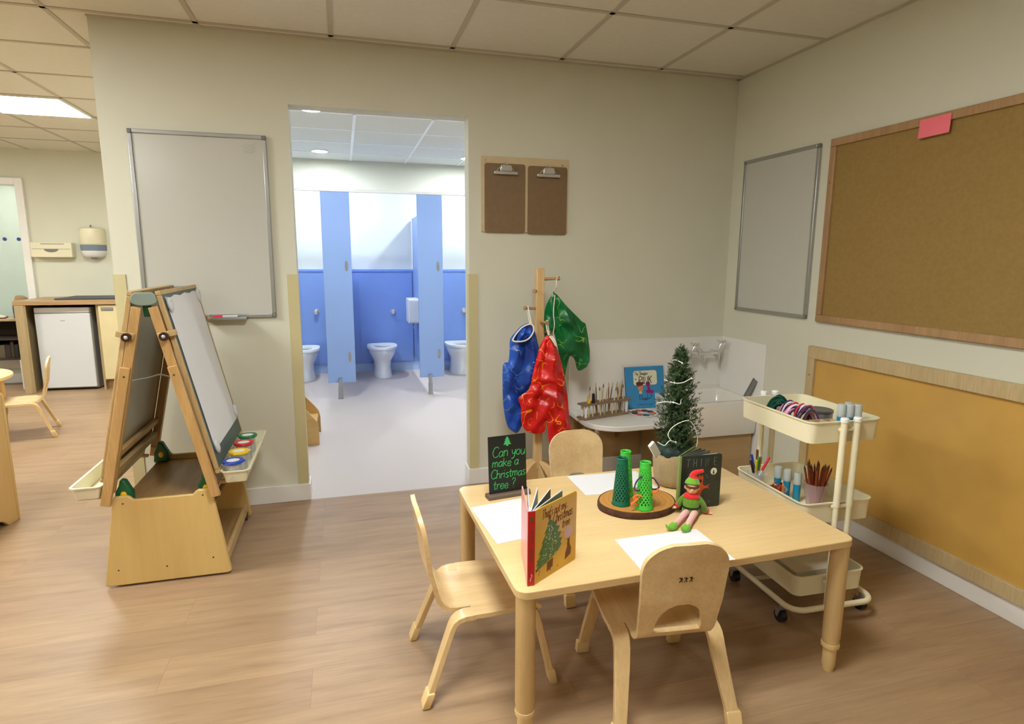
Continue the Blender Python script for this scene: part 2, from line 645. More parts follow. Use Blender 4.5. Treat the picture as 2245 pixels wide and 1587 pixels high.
M['book_blue'] = plain('blue_cover', (52, 140, 196), .35, var=.05, vscale=30)
M['print_black'] = plain('printed_black', (22, 22, 26), .5)
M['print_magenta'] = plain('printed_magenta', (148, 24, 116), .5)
M['print_hair'] = plain('printed_reddish_brown', (104, 44, 26), .5)
M['print_navy'] = plain('printed_navy', (26, 70, 112), .5)
M['sticky'] = plain('pink_note', (246, 122, 136), .8, var=.03)
M['tin'] = plain('tin', (150, 146, 142), .35, .7)
M['glue_cap'] = plain('frosted_cap', (198, 206, 206), .4, alpha=.75)
M['glue_blue'] = plain('blue_glue', (26, 140, 184), .3)
M['pencil'] = wood('pencil_stain', (160, 74, 34), (130, 54, 24), 'z', .5)
M['pencil_tip'] = plain('pencil_tip', (84, 52, 30), .6)
M['pen_white'] = plain('pen_barrel', (214, 216, 220), .4)
for nm, c in (('black', (26, 26, 30)), ('blue', (36, 60, 156)), ('yellow', (206, 190, 40)), ('green', (70, 150, 50)),
              ('brown', (96, 58, 30)), ('olive', (120, 104, 44)), ('red', (226, 54, 74))):
    M['pen_' + nm] = plain('pen_cap_' + nm, c, .4)
M['fridge'] = plain('fridge_white', (204, 206, 208), .3, var=.01)
M['fridge_side'] = plain('fridge_side', (150, 152, 150), .4)
M['worktop'] = wood('worktop_wood', (182, 150, 108), (158, 124, 84), 'x', .4, .4)
M['panel_wood'] = wood('end_panel_wood', (176, 154, 114), (158, 136, 98), 'z', .5, .4)
M['cabinet'] = plain('cream_cabinet', (212, 198, 154), .5, var=.03)
M['cab_wood'] = wood('maple_unit', (216, 182, 122), (204, 166, 106), 'z', .45, .3, strength=.3)
M['disp_blue'] = plain('smoky_blue_window', (118, 132, 150), .25)
M['dot'] = plain('blue_dot', (40, 60, 140), .5)
M['beyond_dark'] = plain('dark_storage', (52, 38, 26), .8, var=.3, vscale=8)
M['beyond_wall'] = plain('corridor_paint', (196, 204, 190), .8)
M['kraft'] = plain('kraft_paper', (160, 132, 90), .8)
M['bench'] = wood('bench_ply', (206, 168, 106), (190, 148, 88), 'x', .42, .5, strength=.4)
M['panel_ply'] = wood('boxing_ply', (184, 156, 110), (172, 142, 96), 'x', .5, .4, strength=.4)  # bare plywood colour of the sink boxing and the panel below the shelf
M['string'] = plain('white_string_light', (240, 240, 232), .5)


def floor_mat():
    m, nt, b = base_mat('oak_laminate')
    vec = obj_coord(nt)
    br = nt.nodes.new('ShaderNodeTexBrick')
    br.offset = .37
    br.inputs['Scale'].default_value = 1.0
    br.inputs['Brick Width'].default_value = 1.25
    br.inputs['Row Height'].default_value = .185
    br.inputs['Mortar Size'].default_value = .0008
    br.inputs['Mortar Smooth'].default_value = .3
    br.inputs['Bias'].default_value = 0
    br.inputs['Color1'].default_value = (0, 0, 0, 1)
    br.inputs['Color2'].default_value = (1, 1, 1, 1)
    br.inputs['Mortar'].default_value = (.5, .5, .5, 1)
    nt.links.new(vec, br.inputs['Vector'])
    tone = ramp(nt, br.outputs['Color'], [(0, lin((160, 132, 103))), (.5, lin((170, 142, 110))), (1, lin((164, 135, 107)))])
    # grain, shifted from plank to plank
    add = nt.nodes.new('ShaderNodeVectorMath')
    add.operation = 'MULTIPLY_ADD'
    nt.links.new(br.outputs['Color'], add.inputs[0])
    add.inputs[1].default_value = (7.3, 3.1, 0)
    nt.links.new(vec, add.inputs[2])
    mp = nt.nodes.new('ShaderNodeMapping')
    mp.inputs['Scale'].default_value = (1.1, 9, 1)
    nt.links.new(add.outputs[0], mp.inputs['Vector'])
    g = noise_tex(nt, mp.outputs[0], 2.2, 6, .62)
    gcol = ramp(nt, g, [(.25, (.7, .66, .63, 1)), (.45, (.92, .91, .90, 1)), (.62, (1.04, 1.03, 1.02, 1))])
    c = mix_rgb(nt, 1, tone, gcol, 'MULTIPLY')
    mp2 = nt.nodes.new('ShaderNodeMapping')
    mp2.inputs['Scale'].default_value = (2.5, 60, 1)
    nt.links.new(add.outputs[0], mp2.inputs['Vector'])
    g2 = noise_tex(nt, mp2.outputs[0], 2.5, 3, .6)
    c = mix_rgb(nt, 1, c, ramp(nt, g2, [(.3, (.9, .89, .88, 1)), (.6, (1, 1, 1, 1))]), 'MULTIPLY')
    c = mix_rgb(nt, br.outputs['Fac'], c, lin((140, 114, 88)))
    nt.links.new(c, b.inputs['Base Color'])
    b.inputs['Roughness'].default_value = .42
    b.inputs['Specular IOR Level'].default_value = .35
    add_bump(nt, b, g2, .04)
    return m


def vinyl_mat():
    m, nt, b = base_mat('speckled_vinyl')
    vec = obj_coord(nt)
    a = noise_tex(nt, vec, 420, 1)
    c = ramp(nt, a, [(.35, lin((182, 170, 164))), (.5, lin((196, 184, 178))), (.68, lin((206, 195, 189)))])
    nt.links.new(c, b.inputs['Base Color'])
    b.inputs['Roughness'].default_value = .5
    return m


def smock_mat(name, base, line, dark):
    m, nt, b = base_mat(name)
    vec = obj_coord(nt)
    n1 = noise_tex(nt, vec, 19, 0, .4)
    ln = ramp(nt, n1, [(.482, (0, 0, 0, 1)), (.492, (1, 1, 1, 1)), (.508, (1, 1, 1, 1)), (.518, (0, 0, 0, 1))])
    n2 = noise_tex(nt, vec, 12, 0)
    mk = ramp(nt, n2, [(.47, (0, 0, 0, 1)), (.5, (1, 1, 1, 1))])
    fac = mix_rgb(nt, 1, ln, mk, 'MULTIPLY')
    n3 = noise_tex(nt, vec, 7, 2)
    bc = ramp(nt, n3, [(.35, lin(dark)), (.6, lin(base))])
    c = mix_rgb(nt, fac, bc, lin(line))
    nt.links.new(c, b.inputs['Base Color'])
    b.inputs['Roughness'].default_value = .33
    h = noise_tex(nt, vec, 26, 3)
    add_bump(nt, b, h, .3, .006)
    return m


def stripes_mat():
    m, nt, b = base_mat('pink_striped_stocking')
    vec = obj_coord(nt, (1, 1, 1))
    w = nt.nodes.new('ShaderNodeTexWave')
    w.bands_direction = 'Y'
    w.inputs['Scale'].default_value = 70
    nt.links.new(vec, w.inputs['Vector'])
    c = ramp(nt, w.outputs['Fac'], [(.4, lin((214, 110, 116))), (.6, lin((244, 226, 216)))])
    nt.links.new(c, b.inputs['Base Color'])
    b.inputs['Roughness'].default_value = .9
    return m


def slice_mat():
    m, nt, b = base_mat('sawn_wood_rings')
    vec = obj_coord(nt, (1, 1, .01))
    w = nt.nodes.new('ShaderNodeTexWave')
    w.wave_type = 'RINGS'
    w.rings_direction = 'Z'
    w.inputs['Scale'].default_value = 16
    w.inputs['Distortion'].default_value = 2.5
    w.inputs['Detail Scale'].default_value = 2
    nt.links.new(vec, w.inputs['Vector'])
    c = ramp(nt, w.outputs['Fac'], [(.2, lin((182, 126, 58))), (.8, lin((192, 136, 66)))])
    nt.links.new(c, b.inputs['Base Color'])
    b.inputs['Roughness'].default_value = .4
    return m


def glow(name, rgb, strength):
    m, nt, b = base_mat(name)
    b.inputs['Base Color'].default_value = (.9, .9, .9, 1)
    b.inputs['Emission Color'].default_value = (*rgb, 1)
    b.inputs['Emission Strength'].default_value = strength
    return m


M['floor'] = floor_mat()
M['vinyl'] = vinyl_mat()
M['smock_blue'] = smock_mat('blue_smock_vinyl', (24, 84, 190), (120, 150, 170), (14, 52, 140))
M['smock_red'] = smock_mat('red_smock_vinyl', (222, 26, 26), (250, 170, 30), (190, 14, 16))
M['smock_green'] = smock_mat('green_smock_vinyl', (6, 122, 62), (130, 190, 60), (2, 86, 42))
M['stocking'] = stripes_mat()
M['slice'] = slice_mat()
M['panel_glow'] = glow('panel_diffuser', (.98, 1.0, .96), PANEL_STRENGTH)
M['panel_glow_dim'] = glow('dim_panel_diffuser', (.98, 1.0, .96), DIM_PANEL_STRENGTH)
M['down_glow'] = glow('downlight_lens', (.86, .93, 1.0), DOWNLIGHT_STRENGTH)

# ------------------------------------------------------------------ setting
H = 2.40
XL, YR = -8.0, -6.2          # far left wall, wall behind the camera
DX0, DX1, DH = -2.585, -1.669, 2.079
WT = .11                      # thickness of the partition with the opening
XE = -3.425                   # free end of the partition

f = MB()
f.prism([(XL, YR), (0, YR), (0, -.008), (XE, -.008), (XE, 4.1), (XL, 4.1)], 'xy', -.06, 0)
struct(f, 'floor', M['floor'], smooth=0)
f = MB()
f.box(XE, 0, -.008, 3.9, -.06, 0)
struct(f, 'floor_washroom', M['vinyl'], smooth=0)
f = MB()
f.box(XL, .1, YR, 5.7, H, H + .08)
struct(f, 'ceiling', M['ceil'], smooth=0)

g = MB()
bw, bt = .012, .004
xs = [-.556 - .603 * k for k in range(13)]
for x in xs:
    g.box(x - bw, x + bw, YR, -.001 if x > XE else 4.1, H - bt, H + .001)
for y in [-.062, -.70, -1.3, -1.9, -2.5, -3.1, -3.7, -4.3, -4.9, -5.5]:
    g.box(XL, 0, y - bw, y + bw, H - bt, H + .001)
for y in [.48, 1.08, 1.68, 2.28, 2.88, 3.48]:
    g.box(XL, XE, y - bw, y + bw, H - bt, H + .001)
g.box(XE, 0, -.022, 0, H - .006, H + .001)
g.box(-.022, 0, YR, 0, H - .006, H + .001)
struct(g, 'trim_ceiling_grid', M['grid'], smooth=0)
g = MB()
for x in [-3.0, -2.22, -1.62, -1.02, -.42]:
    g.box(x - bw, x + bw, WT, 3.87, H - bt, H + .001)
for y in [.4, .99, 1.59, 2.19, 2.79, 3.39]:
    g.box(XE + .1, 0, y - bw, y + bw, H - bt, H + .001)
struct(g, 'trim_washroom_ceiling_grid', M['white_pl'], smooth=0)

w = MB()
w.prism([(XE, 0), (DX0, 0), (DX0, DH), (DX1, DH), (DX1, 0), (0, 0), (0, H), (XE, H)], 'xz', 0, WT)
struct(w, 'wall_front', M['wall'], smooth=0)
w = MB()
w.box(0, .1, YR, 4.0, 0, H)
struct(w, 'wall_right', M['wall'], smooth=0)
w = MB()
w.box(XE, XE + .1, WT, 4.1, 0, H)
struct(w, 'wall_washroom_left', M['wall'], smooth=0)
w = MB()
w.box(XE + .1, 0, 3.87, 3.97, 0, H)
struct(w, 'wall_washroom_back', M['wall'], smooth=0)
# far wall with the glazed screen opening
WX0, WX1, WZ0, WZ1 = -6.35, -5.458, .16, 2.11
w = MB()
w.prism([(XL, 0), (XE + .1, 0), (XE + .1, H), (XL, H)], 'xz', 4.1, 4.1 + .001)
bm = w.bm
bm.clear()
w.box(XL, WX0, 4.1, 4.2, 0, H)
w.box(WX1, XE + .1, 4.1, 4.2, 0, H)
w.box(WX0, WX1, 4.1, 4.2, 0, WZ0)
w.box(WX0, WX1, 4.1, 4.2, WZ1, H)
struct(w, 'wall_far', M['wall'], smooth=0)
w = MB()
w.box(XL - .1, XL, YR, 4.2, 0, H)
struct(w, 'wall_left', M['wall'], smooth=0)
w = MB()
w.box(XL, .1, YR - .1, YR, 0, H)
struct(w, 'wall_rear', M['wall'], smooth=0)
# corridor seen through the glazed screen
w = MB()
w.box(-8.0, -4.6, 5.6, 5.7, 0, H)
struct(w, 'wall_corridor', M['beyond_wall'], smooth=0)
w = MB()
w.box(-8.0, -4.6, 4.2, 5.6, -.06, 0)
struct(w, 'floor_corridor', M['vinyl'], smooth=0)

# window
win = MB()
fw = .07
win.box(WX0, WX0 + fw, 4.07, 4.2, WZ0, WZ1)
win.box(WX1 - fw, WX1, 4.07, 4.2, WZ0, WZ1)
win.box(WX0 + fw, WX1 - fw, 4.07, 4.2, WZ1 - fw, WZ1)
win.box(WX0 + fw, WX1 - fw, 4.07, 4.2, WZ0, WZ0 + .11)
wo = struct(win, 'window_1', M['skirt'], smooth=0, bevel=.004)
gl = MB()
gl.box(WX0 + fw, WX1 - fw, 4.13, 4.138, WZ0 + .11, WZ1 - fw)
mg = plain('tinted_glass', (186, 200, 192), .08, alpha=.5, var=.02)
gl.done('pane', mg, wo, smooth=0)
dt = MB()
for x in (-5.572, -5.695, -5.82, -5.945):
    dt.cyl((x, 4.1295, 1.5), (x, 4.128, 1.5), .019, n=18)
dt.done('marker_dots', M['dot'], wo)

# skirting
s = MB()
s.box(XE - .012, DX0 + .012, -.014, 0, 0, .095)
s.box(DX0, DX0 + .012, 0, WT, 0, .095)
s.box(XE - .012, XE, -.014, WT, 0, .095)
struct(s, 'baseboard_front_left', M['skirt'], smooth=0, bevel=.003)
s = MB()
s.box(DX1 - .012, -.52, -.014, 0, 0, .095)
s.box(DX1 - .012, DX1, 0, WT, 0, .095)
struct(s, 'baseboard_front_right', M['skirt'], smooth=0, bevel=.003)
s = MB()
s.box(-.014, 0, YR, -.42, 0, .085)
struct(s, 'baseboard_right', M['skirt'], smooth=0, bevel=.003)
s = MB()
s.box(XL, -5.40, 4.086, 4.1, 0, .1)
s.box(-4.2, XE, 4.086, 4.1, 0, .1)
struct(s, 'baseboard_far', M['skirt'], smooth=0, bevel=.003)
# cream corner guards
for i, (x0, x1, rv) in enumerate(((DX0 - .05, DX0 + .004, 1), (DX1 - .004, DX1 + .048, -1), (XE - .004, XE + .05, 0))):
    s = MB()
    s.box(x0, x1, -.005, -.0005, .096, 1.24)
    if rv == 1:
        s.box(DX0 + .0005, DX0 + .004, -.0005, .05, .096, 1.24)
    elif rv == -1:
        s.box(DX1 - .004, DX1 - .0005, -.0005, .05, .096, 1.24)
    else:
        s.box(XE - .004, XE - .0005, -.0005, .05, .096, 1.24)
    struct(s, 'trim_%d' % (i + 1), M['protector'], smooth=0)
# washroom linings
s = MB()
s.box(XE + .1, -.005, 3.846, 3.8695, .10, 1.175)
s.box(XE + .1, -.005, 3.838, 3.8695, 1.175, 1.2)
for x in (-2.2, -1.56, -.95):
    s.box(x - .62, x - .004, 3.84, 3.846, .12, 1.15)
struct(s, 'trim_blue_panelling', M['blue_wall'], smooth=0)
s = MB()
s.box(XE + .1, -.005, 3.852, 3.8695, 0, .10)
struct(s, 'baseboard_washroom', M['blue_skirt'], smooth=0)
s = MB()
s.box(XE + .1, -.005, 3.862, 3.8695, 1.2, 2.08)
struct(s, 'trim_white_panelling', M['wall_white'], smooth=0)
# white tiled upstand behind the sink
s = MB()
s.box(-1.056, -.006, -.006, -.0005, .40, .836)
s.box(-1.056, -.006, -.008, -.0005, .832, .84)
s.box(-.006, -.0005, -.43, -.0005, .086, .84)
struct(s, 'trim_sink_upstand', M['skirt'], smooth=0)

# ------------------------------------------------------------------ lamps
def panel_light(x, y, label, mat='panel_glow'):
    t = thing('ceiling_light', label, 'ceiling light', (x, y, H - .012), group=None)
    b_ = MB()
    for a in ((-.3, .3, -.3, -.288), (-.3, .3, .288, .3), (-.3, -.288, -.288, .288), (.288, .3, -.288, .288)):
        b_.box(a[0], a[1], a[2], a[3], -.002, .012)
    b_.done('frame', M['white_pl'], t, smooth=0)
    b_ = MB()
    b_.box(-.288, .288, -.288, .288, .001, .006)
    b_.done('diffuser', M[mat], t, smooth=0)
    return t


panel_light(-4.48, 1.98, 'glowing square ceiling panel light over the left-hand room')
for x, y, mt in ((-4.48, -1.02, 'panel_glow'), (-6.9, 1.98, 'panel_glow'), (-6.9, -1.02, 'panel_glow'), (-4.48, -4.0, 'panel_glow_dim'), (-2.06, -2.2, 'panel_glow_dim'), (-6.2, 4.9, 'panel_glow_dim')):  # the last panel, in the corridor, is added to brighten the window glass
    t = panel_light(x, y, 'glowing square ceiling panel light out of view, the corridor one added', mt)
    t['group'] = 'ceiling panels outside the frame'


def downlight(x, y, label):
    t = thing('downlight', label, 'ceiling light', (x, y, H - .006))
    b_ = MB()
    b_.lathe([(.085, .006), (.088, 0), (.085, -.006), (.072, -.006), (.07, 0)], n=28, caps=False)
    b_.done('bezel', M['white_pl'], t)
    b_ = MB()
    b_.lathe([(.0005, -.003), (.0715, -.003), (.0715, .001), (.0005, .001)], n=28)
    b_.done('lens', M['down_glow'], t)


downlight(-2.53, 1.49, 'glowing round downlight nearest the washroom doorway')
downlight(-2.53, 3.3, 'glowing round downlight above the left toilet cubicle')
for x, y in ((-1.0, 1.49), (-1.0, 3.3)):
    downlight(x, y, 'glowing round downlight hidden by the doorway')
for t in COL.objects:
    if t.get('label') == 'glowing round downlight hidden by the doorway':
        t['group'] = 'downlights outside the doorway view'

# ------------------------------------------------------------------ washroom
def pilaster(x0, x1, label, zb):
    xm = (x0 + x1) / 2
    t = thing('cubicle_pilaster', label, 'toilet cubicle panel', (xm, 2.5, 0), group=None)
    h = (x1 - x0) / 2
    b = MB()
    b.box(-h, h, -.01, .01, zb, 1.918)
    b.done('front_panel', M['blue_pil'], t, bevel=.002)
    b = MB()
    b.box(h - .14, h - .12, .0105, 1.338, .17, 1.78)
    b.done('divider', M['blue_pil'], t, bevel=.002)
    for z in (1.253, .40):
        b = MB()
        b.prism([(h - .048 + .014 * math.cos(a) * 1, z + .048 * math.sin(a) ) for a in [2 * PI * i / 20 for i in range(20)]], 'xz', -.014, -.0102)
        b.done('hinge_plate', M['steel'], t)
    b = MB()
    b.cyl((-.02, -.02, .012), (-.02, -.02, .115), .021)
    b.cyl((-.02, -.02, .11), (-.02, -.02, .2), .017)
    b.cyl((-.02, -.02, 0), (-.02, -.02, .012), .026)
    b.box(-.034, -.006, -.02, -.0101, .16, .2)
    b.done('foot_post', M['steel'], t)
    return t


pilaster(-2.526, -2.272, 'light blue cubicle panel on a steel foot left of the middle toilet', .155)
pilaster(-1.660, -1.420, 'light blue cubicle panel on a steel foot right of the middle toilet', .168)
b = MB()
b.box(-3.3, -.01, 2.484, 2.516, 1.9185, 1.945)
tag(b.done('headrail', M['skirt'], smooth=0, bevel=.003), 'thin white rail running along the top of the toilet cubicles', 'rail')


def toilet(x, label):
    t = thing('toilet', label, 'toilet', (x, 3.835, 0))
    t.scale = (1.0, 1.12, 1.06)
    b = MB()

    def ring(z, hw, y0, y1, n=28, sq=.0):
        out = []
        cy, ry = (y0 + y1) / 2, (y0 - y1) / 2
        for i in range(n):
            a = 2 * PI * i / n
            c, s_ = math.cos(a), math.sin(a)
            p = .75 if s_ < 0 else 1.0
            out.append((hw * math.copysign(abs(c) ** p, c), cy + ry * math.copysign(abs(s_) ** p, s_), z))
        return out
    b.loft([ring(0, .108, -.40, -.005), ring(.02, .104, -.40, -.005), ring(.1, .092, -.385, -.005), ring(.17, .1, -.39, -.005),
            ring(.215, .128, -.42, -.005), ring(.262, .15, -.45, -.005), ring(.298, .155, -.462, -.005), ring(.305, .15, -.46, -.005)])
    b.done('pan', M['ceramic'], t, smooth=60)
    b = MB()
    n = 36
    outer, inner = [], []
    for i in range(n):
        a = 2 * PI * i / n
        c, s_ = math.cos(a), math.sin(a)
        p = 1.0 if s_ < 0 else .45
        outer.append((.168 * math.copysign(abs(c) ** p, c), -.265 + .205 * math.copysign(abs(s_) ** p, s_)))
        inner.append((.088 * c, -.29 + .115 * s_))
    rings = []
    for k, (pts, z) in enumerate(((outer, .308), (outer, .326), ([(.985 * q[0], -.265 + (q[1] + .265) * .985) for q in outer], .332),
                                  ([(1.03 * q[0], -.29 + (q[1] + .29) * 1.03) for q in inner], .330), (inner, .322), (inner, .308))):
        rings.append([(q[0], q[1], z) for q in pts])
    rings.append(rings[0])
    b.loft(rings, caps=False)
    b.done('seat', M['white_pl'], t, smooth=50)
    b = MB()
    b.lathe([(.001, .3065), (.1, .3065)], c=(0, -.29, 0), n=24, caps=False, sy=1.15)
    b.done('bowl_water', plain('bowl_inside_shade', (168, 178, 186), .2), t)  # flat grey disc for the water; the bowl's shade is put into its colour
    return t


toilet(-2.80, 'white child toilet partly cut off by the left side of the doorway')
toilet(-1.955, 'white child toilet in the middle cubicle between two blue panels')
toilet(-1.06, 'white child toilet in the right cubicle beside the doorway edge')


def flush(x, z, label):
    t = thing('flush_button', label, 'flush button', (x, 3.8395, z))
    b = MB()
    b.cyl((0, 0, 0), (0, -.008, 0), .032, n=22)
    b.done('rose', M['chrome'], t)
    b = MB()
    b.tube([(0, -.008, 0), (0, -.02, 0), (0, -.032, 0), (0, -.036, 0)], [.022, .026, .022, .01], 18)
    b.done('button', M['chrome'], t)


flush(-2.66, .722, 'round chrome flush button in the left cubicle')
flush(-1.80, .708, 'round chrome flush button in the middle cubicle above the toilet')
flush(-.955, .708, 'round chrome flush button at the right edge of the doorway')

t = thing('toilet_roll_dispenser', 'white toilet roll dispenser on the blue divider right of the middle toilet', 'dispenser', (-1.5605, 3.42, .60))
b = MB()
b.prism(rrect(-.14, .14, .02, .29, .03), 'yz', -.115, 0)
b.done('case', M['white_pl'], t, bevel=.008)
b = MB()
rows = []
for i in range(6):
    rows.append([(-.06 - .012 * math.sin(i), y, .03 - i * .016) for y in (-.06, 0, .06)])
b.sheet(rows, .001)
b.done('paper_end', M['paper'], t)

t = thing('step_bench', 'wooden step bench with curved sides at the left inside the washroom', 'step', (-2.78, 1.2, 0))
side = [(-.22, 0), (.215, 0), (.215, .12), (.205, .17), (.18, .205), (.1, .30), (.06, .345), (-.22, .345)]
for y0, nm in ((-.18, 'side_panel'), (.16, 'side_panel')):
    b = MB()
    b.prism(side, 'xz', y0, y0 + .02)
    b.done(nm, M['bench'], t, bevel=.002)
for x0, x1, z in ((.02, .20, .15), (-.2, .03, .31)):
    b = MB()
    b.box(x0, x1, -.159, .159, z - .02, z)
    b.done('tread', M['bench'], t, bevel=.002)

# ------------------------------------------------------------------ boards on the walls
def whiteboard(name, label, M4, w, h, smudges):
    """local x right, y up, z out"""
    t = thing(name, label, 'whiteboard')
    t.matrix_world = M4
    b = MB()
    fr = .019
    for a in ((-w / 2 + .02, w / 2 - .02, h / 2 - fr, h / 2), (-w / 2 + .02, w / 2 - .02, -h / 2, -h / 2 + fr), (-w / 2, -w / 2 + fr, -h / 2 + .02, h / 2 - .02), (w / 2 - fr, w / 2, -h / 2 + .02, h / 2 - .02)):
        b.box(*a, .0005, .018)
    b.done('frame', M['alu'], t, bevel=.003)
    for sx in (-1, 1):
        for sy in (-1, 1):
            b = MB()
            x0, x1 = sorted((sx * w / 2, sx * (w / 2 - .0199)))
            y0, y1 = sorted((sy * h / 2, sy * (h / 2 - .0199)))
            b.box(x0, x1, y0, y1, .0005, .0195)
            b.done('corner_cap', M['grey_pl'], t, bevel=.004)
    b = MB()
    b.box(-w / 2 + fr, w / 2 - fr, -h / 2 + fr, h / 2 - fr, .0005, .011)
    b.done('panel', M['board'], t, smooth=0)
    if smudges:
        b = MB()
        rnd = random.Random(4)
        for (cx, cy, sc, n) in smudges:
            for i in range(n):
                x = cx + rnd.uniform(-.02, .02) * sc
                y = cy + (i / n - .5) * .05 * sc
                b.tube([(x - .03 * sc, y + .01, .0112), (x, y, .0114), (x + .028 * sc, y + .012, .0112)], .0012, 5)
        b.done('faint_scribble', plain('faint_ink', (186, 186, 182), .6), t)
    return t


wb = whiteboard('whiteboard', 'silver framed whiteboard left of the washroom doorway, pen tray below', frame((-3.0005, -.0002, 1.470), (1, 0, 0), (0, -1, 0)), .61, .90, [(.235, .385, .9, 6)])
b = MB()
b.box(-.03, .165, -.458, -.4505, .001, .05)
b.box(-.03, .165, -.458, -.444, .048, .052)
b.done('pen_tray', M['alu'], wb, bevel=.002)
whiteboard('whiteboard', 'silver framed whiteboard in the corner beside the large cork board', frame((-.0002, -.425, 1.464), (0, -1, 0), (-1, 0, 0)), .60, .885, [(-.26, -.40, .5, 4)])

t = thing('whiteboard_pen', 'white marker pen with red cap on the tray under the left whiteboard', 'pen', (-2.9, -.028, 1.0275))
b = MB()
b.cyl((-.05, 0, .0), (.02, 0, .0), .0075, n=12)
b.done('barrel', M['pen_white'], t)
b = MB()
b.cyl((-.095, 0, .0), (-.05, 0, .0), .0085, n=12)
b.done('cap', M['pen_red'], t)
b = MB()
b.box(-.055, .055, -.02, .018, 0, .007)
b2 = b.done('paper_strip', M['white_pl'], smooth=0)
b2.location = (-2.985, -.026, 1.0205)
bpy.data.objects.remove(b2)

t = thing('notice_board', 'large brown cork notice board with wooden frame and pink note', 'notice board')
t.matrix_world = frame((-.0002, -1.8, 1.463), (0, -1, 0), (-1, 0, 0))
w, h, fr = 2.0, .895, .036
b = MB()
for a in ((-w / 2, w / 2, h / 2 - fr, h / 2), (-w / 2, w / 2, -h / 2, -h / 2 + fr), (-w / 2, -w / 2 + fr, -h / 2 + fr, h / 2 - fr), (w / 2 - fr, w / 2, -h / 2 + fr, h / 2 - fr)):
    b.box(*a, .0005, .022)
b.done('frame', M['frame_wood'], t, bevel=.003)
b = MB()
b.box(-w / 2 + fr, w / 2 - fr, -h / 2 + fr, h / 2 - fr, .0005, .010)
b.done('panel', M['cork'], t, smooth=0)
for x, z in ((-w / 2 + .018, .24), (-w / 2 + .018, -.3)):
    b = MB()
    b.cyl((x, z, .0222), (x, z, .0232), .005, n=10)
    b.done('screw', M['grey_pl'], t)
b = MB()
b.M = frame((-.024, -1.353, 1.862), (0, -1, .012), (-1, 0, 0))
rows = []
for i in range(5):
    rows.append([(x, .037 - .074 * i / 4, .0005 + .004 * (i / 4) ** 2 + .002 * (x / .068) ** 2) for x in (-.068, -.03, .03, .068)])
b.sheet(rows, .0006)
tag(b.done('sticky_note', M['sticky']), 'pink sticky note stuck on the top edge of the cork board', 'note')

t = thing('display_board', 'glossy ochre low wall board with wide pale wooden frame', 'wall board')
t.matrix_world = frame((-.0002, -1.78, .4870), (0, -1, 0), (-1, 0, 0))
w, h, fr = 2.0, .80, .062
b = MB()
for a in ((-w / 2, w / 2, h / 2 - fr, h / 2), (-w / 2, w / 2, -h / 2, -h / 2 + fr), (-w / 2, -w / 2 + fr * .8, -h / 2 + fr, h / 2 - fr), (w / 2 - fr, w / 2, -h / 2 + fr, h / 2 - fr)):
    b.box(*a, .0005, .03)
b.done('frame', M['frame_pale'], t, bevel=.002)
b = MB()
b.box(-w / 2 + fr * .8, w / 2 - fr, -h / 2 + fr, h / 2 - fr, .0005, .014)
b.done('panel', M['glossboard'], t, smooth=0)
b = MB()
b.cyl((-w / 2 + .025, .25, .0302), (-w / 2 + .025, .25, .0312), .005, n=10)
b.done('screw', M['grey_pl'], t)

# clipboards on their backing board
t = thing('backing_board', 'thin plywood backing board behind the two clipboards', 'board', (-1.344, -.0005, 1.676))
b = MB()
b.prism(rrect(-.256, .252, -.202, .204, .006), 'xz', -.012, 0)
b.done('panel', plain('thin_ply', (204, 184, 146), .6, var=.05, vscale=20), t, bevel=.001)
for x, z in ((-.233, .183), (.216, .172)):
    b = MB()
    b.cyl((x, -.0122, z), (x, -.0145, z), .006, n=10)
    b.done('screw', M['steel'], t)


def clipboard(x, z, label):
    t = thing('clipboard', label, 'clipboard', (x, -.013, z))
    b = MB()
    b.prism(rrect(-.117, .117, -.186, .186, .014), 'xz', -.005, 0)
    b.done('panel', M['hardboard'], t, bevel=.0012)
    b = MB()
    b.box(-.068, .068, -.026, -.0055, .126, .143)
    b.prism([(-.036, .143), (.036, .143), (.03, .176), (-.03, .176)], 'xz', -.030, -.0055)
    b.done('clip', M['chrome'], t, bevel=.004)
    b = MB()
    b.tube([(-.05, -.012, .146), (-.03, -.02, .166), (0, -.018, .185), (.03, -.02, .166), (.05, -.012, .146)], .003, 8)
    b.cyl((0, -.024, .186), (0, -.006, .186), .007, n=12)
    b.done('lever', M['chrome'], t)


clipboard(-1.466, 1.657, 'left brown clipboard with chrome clip on the wall')
clipboard(-1.217, 1.652, 'right brown clipboard with chrome clip on the wall')

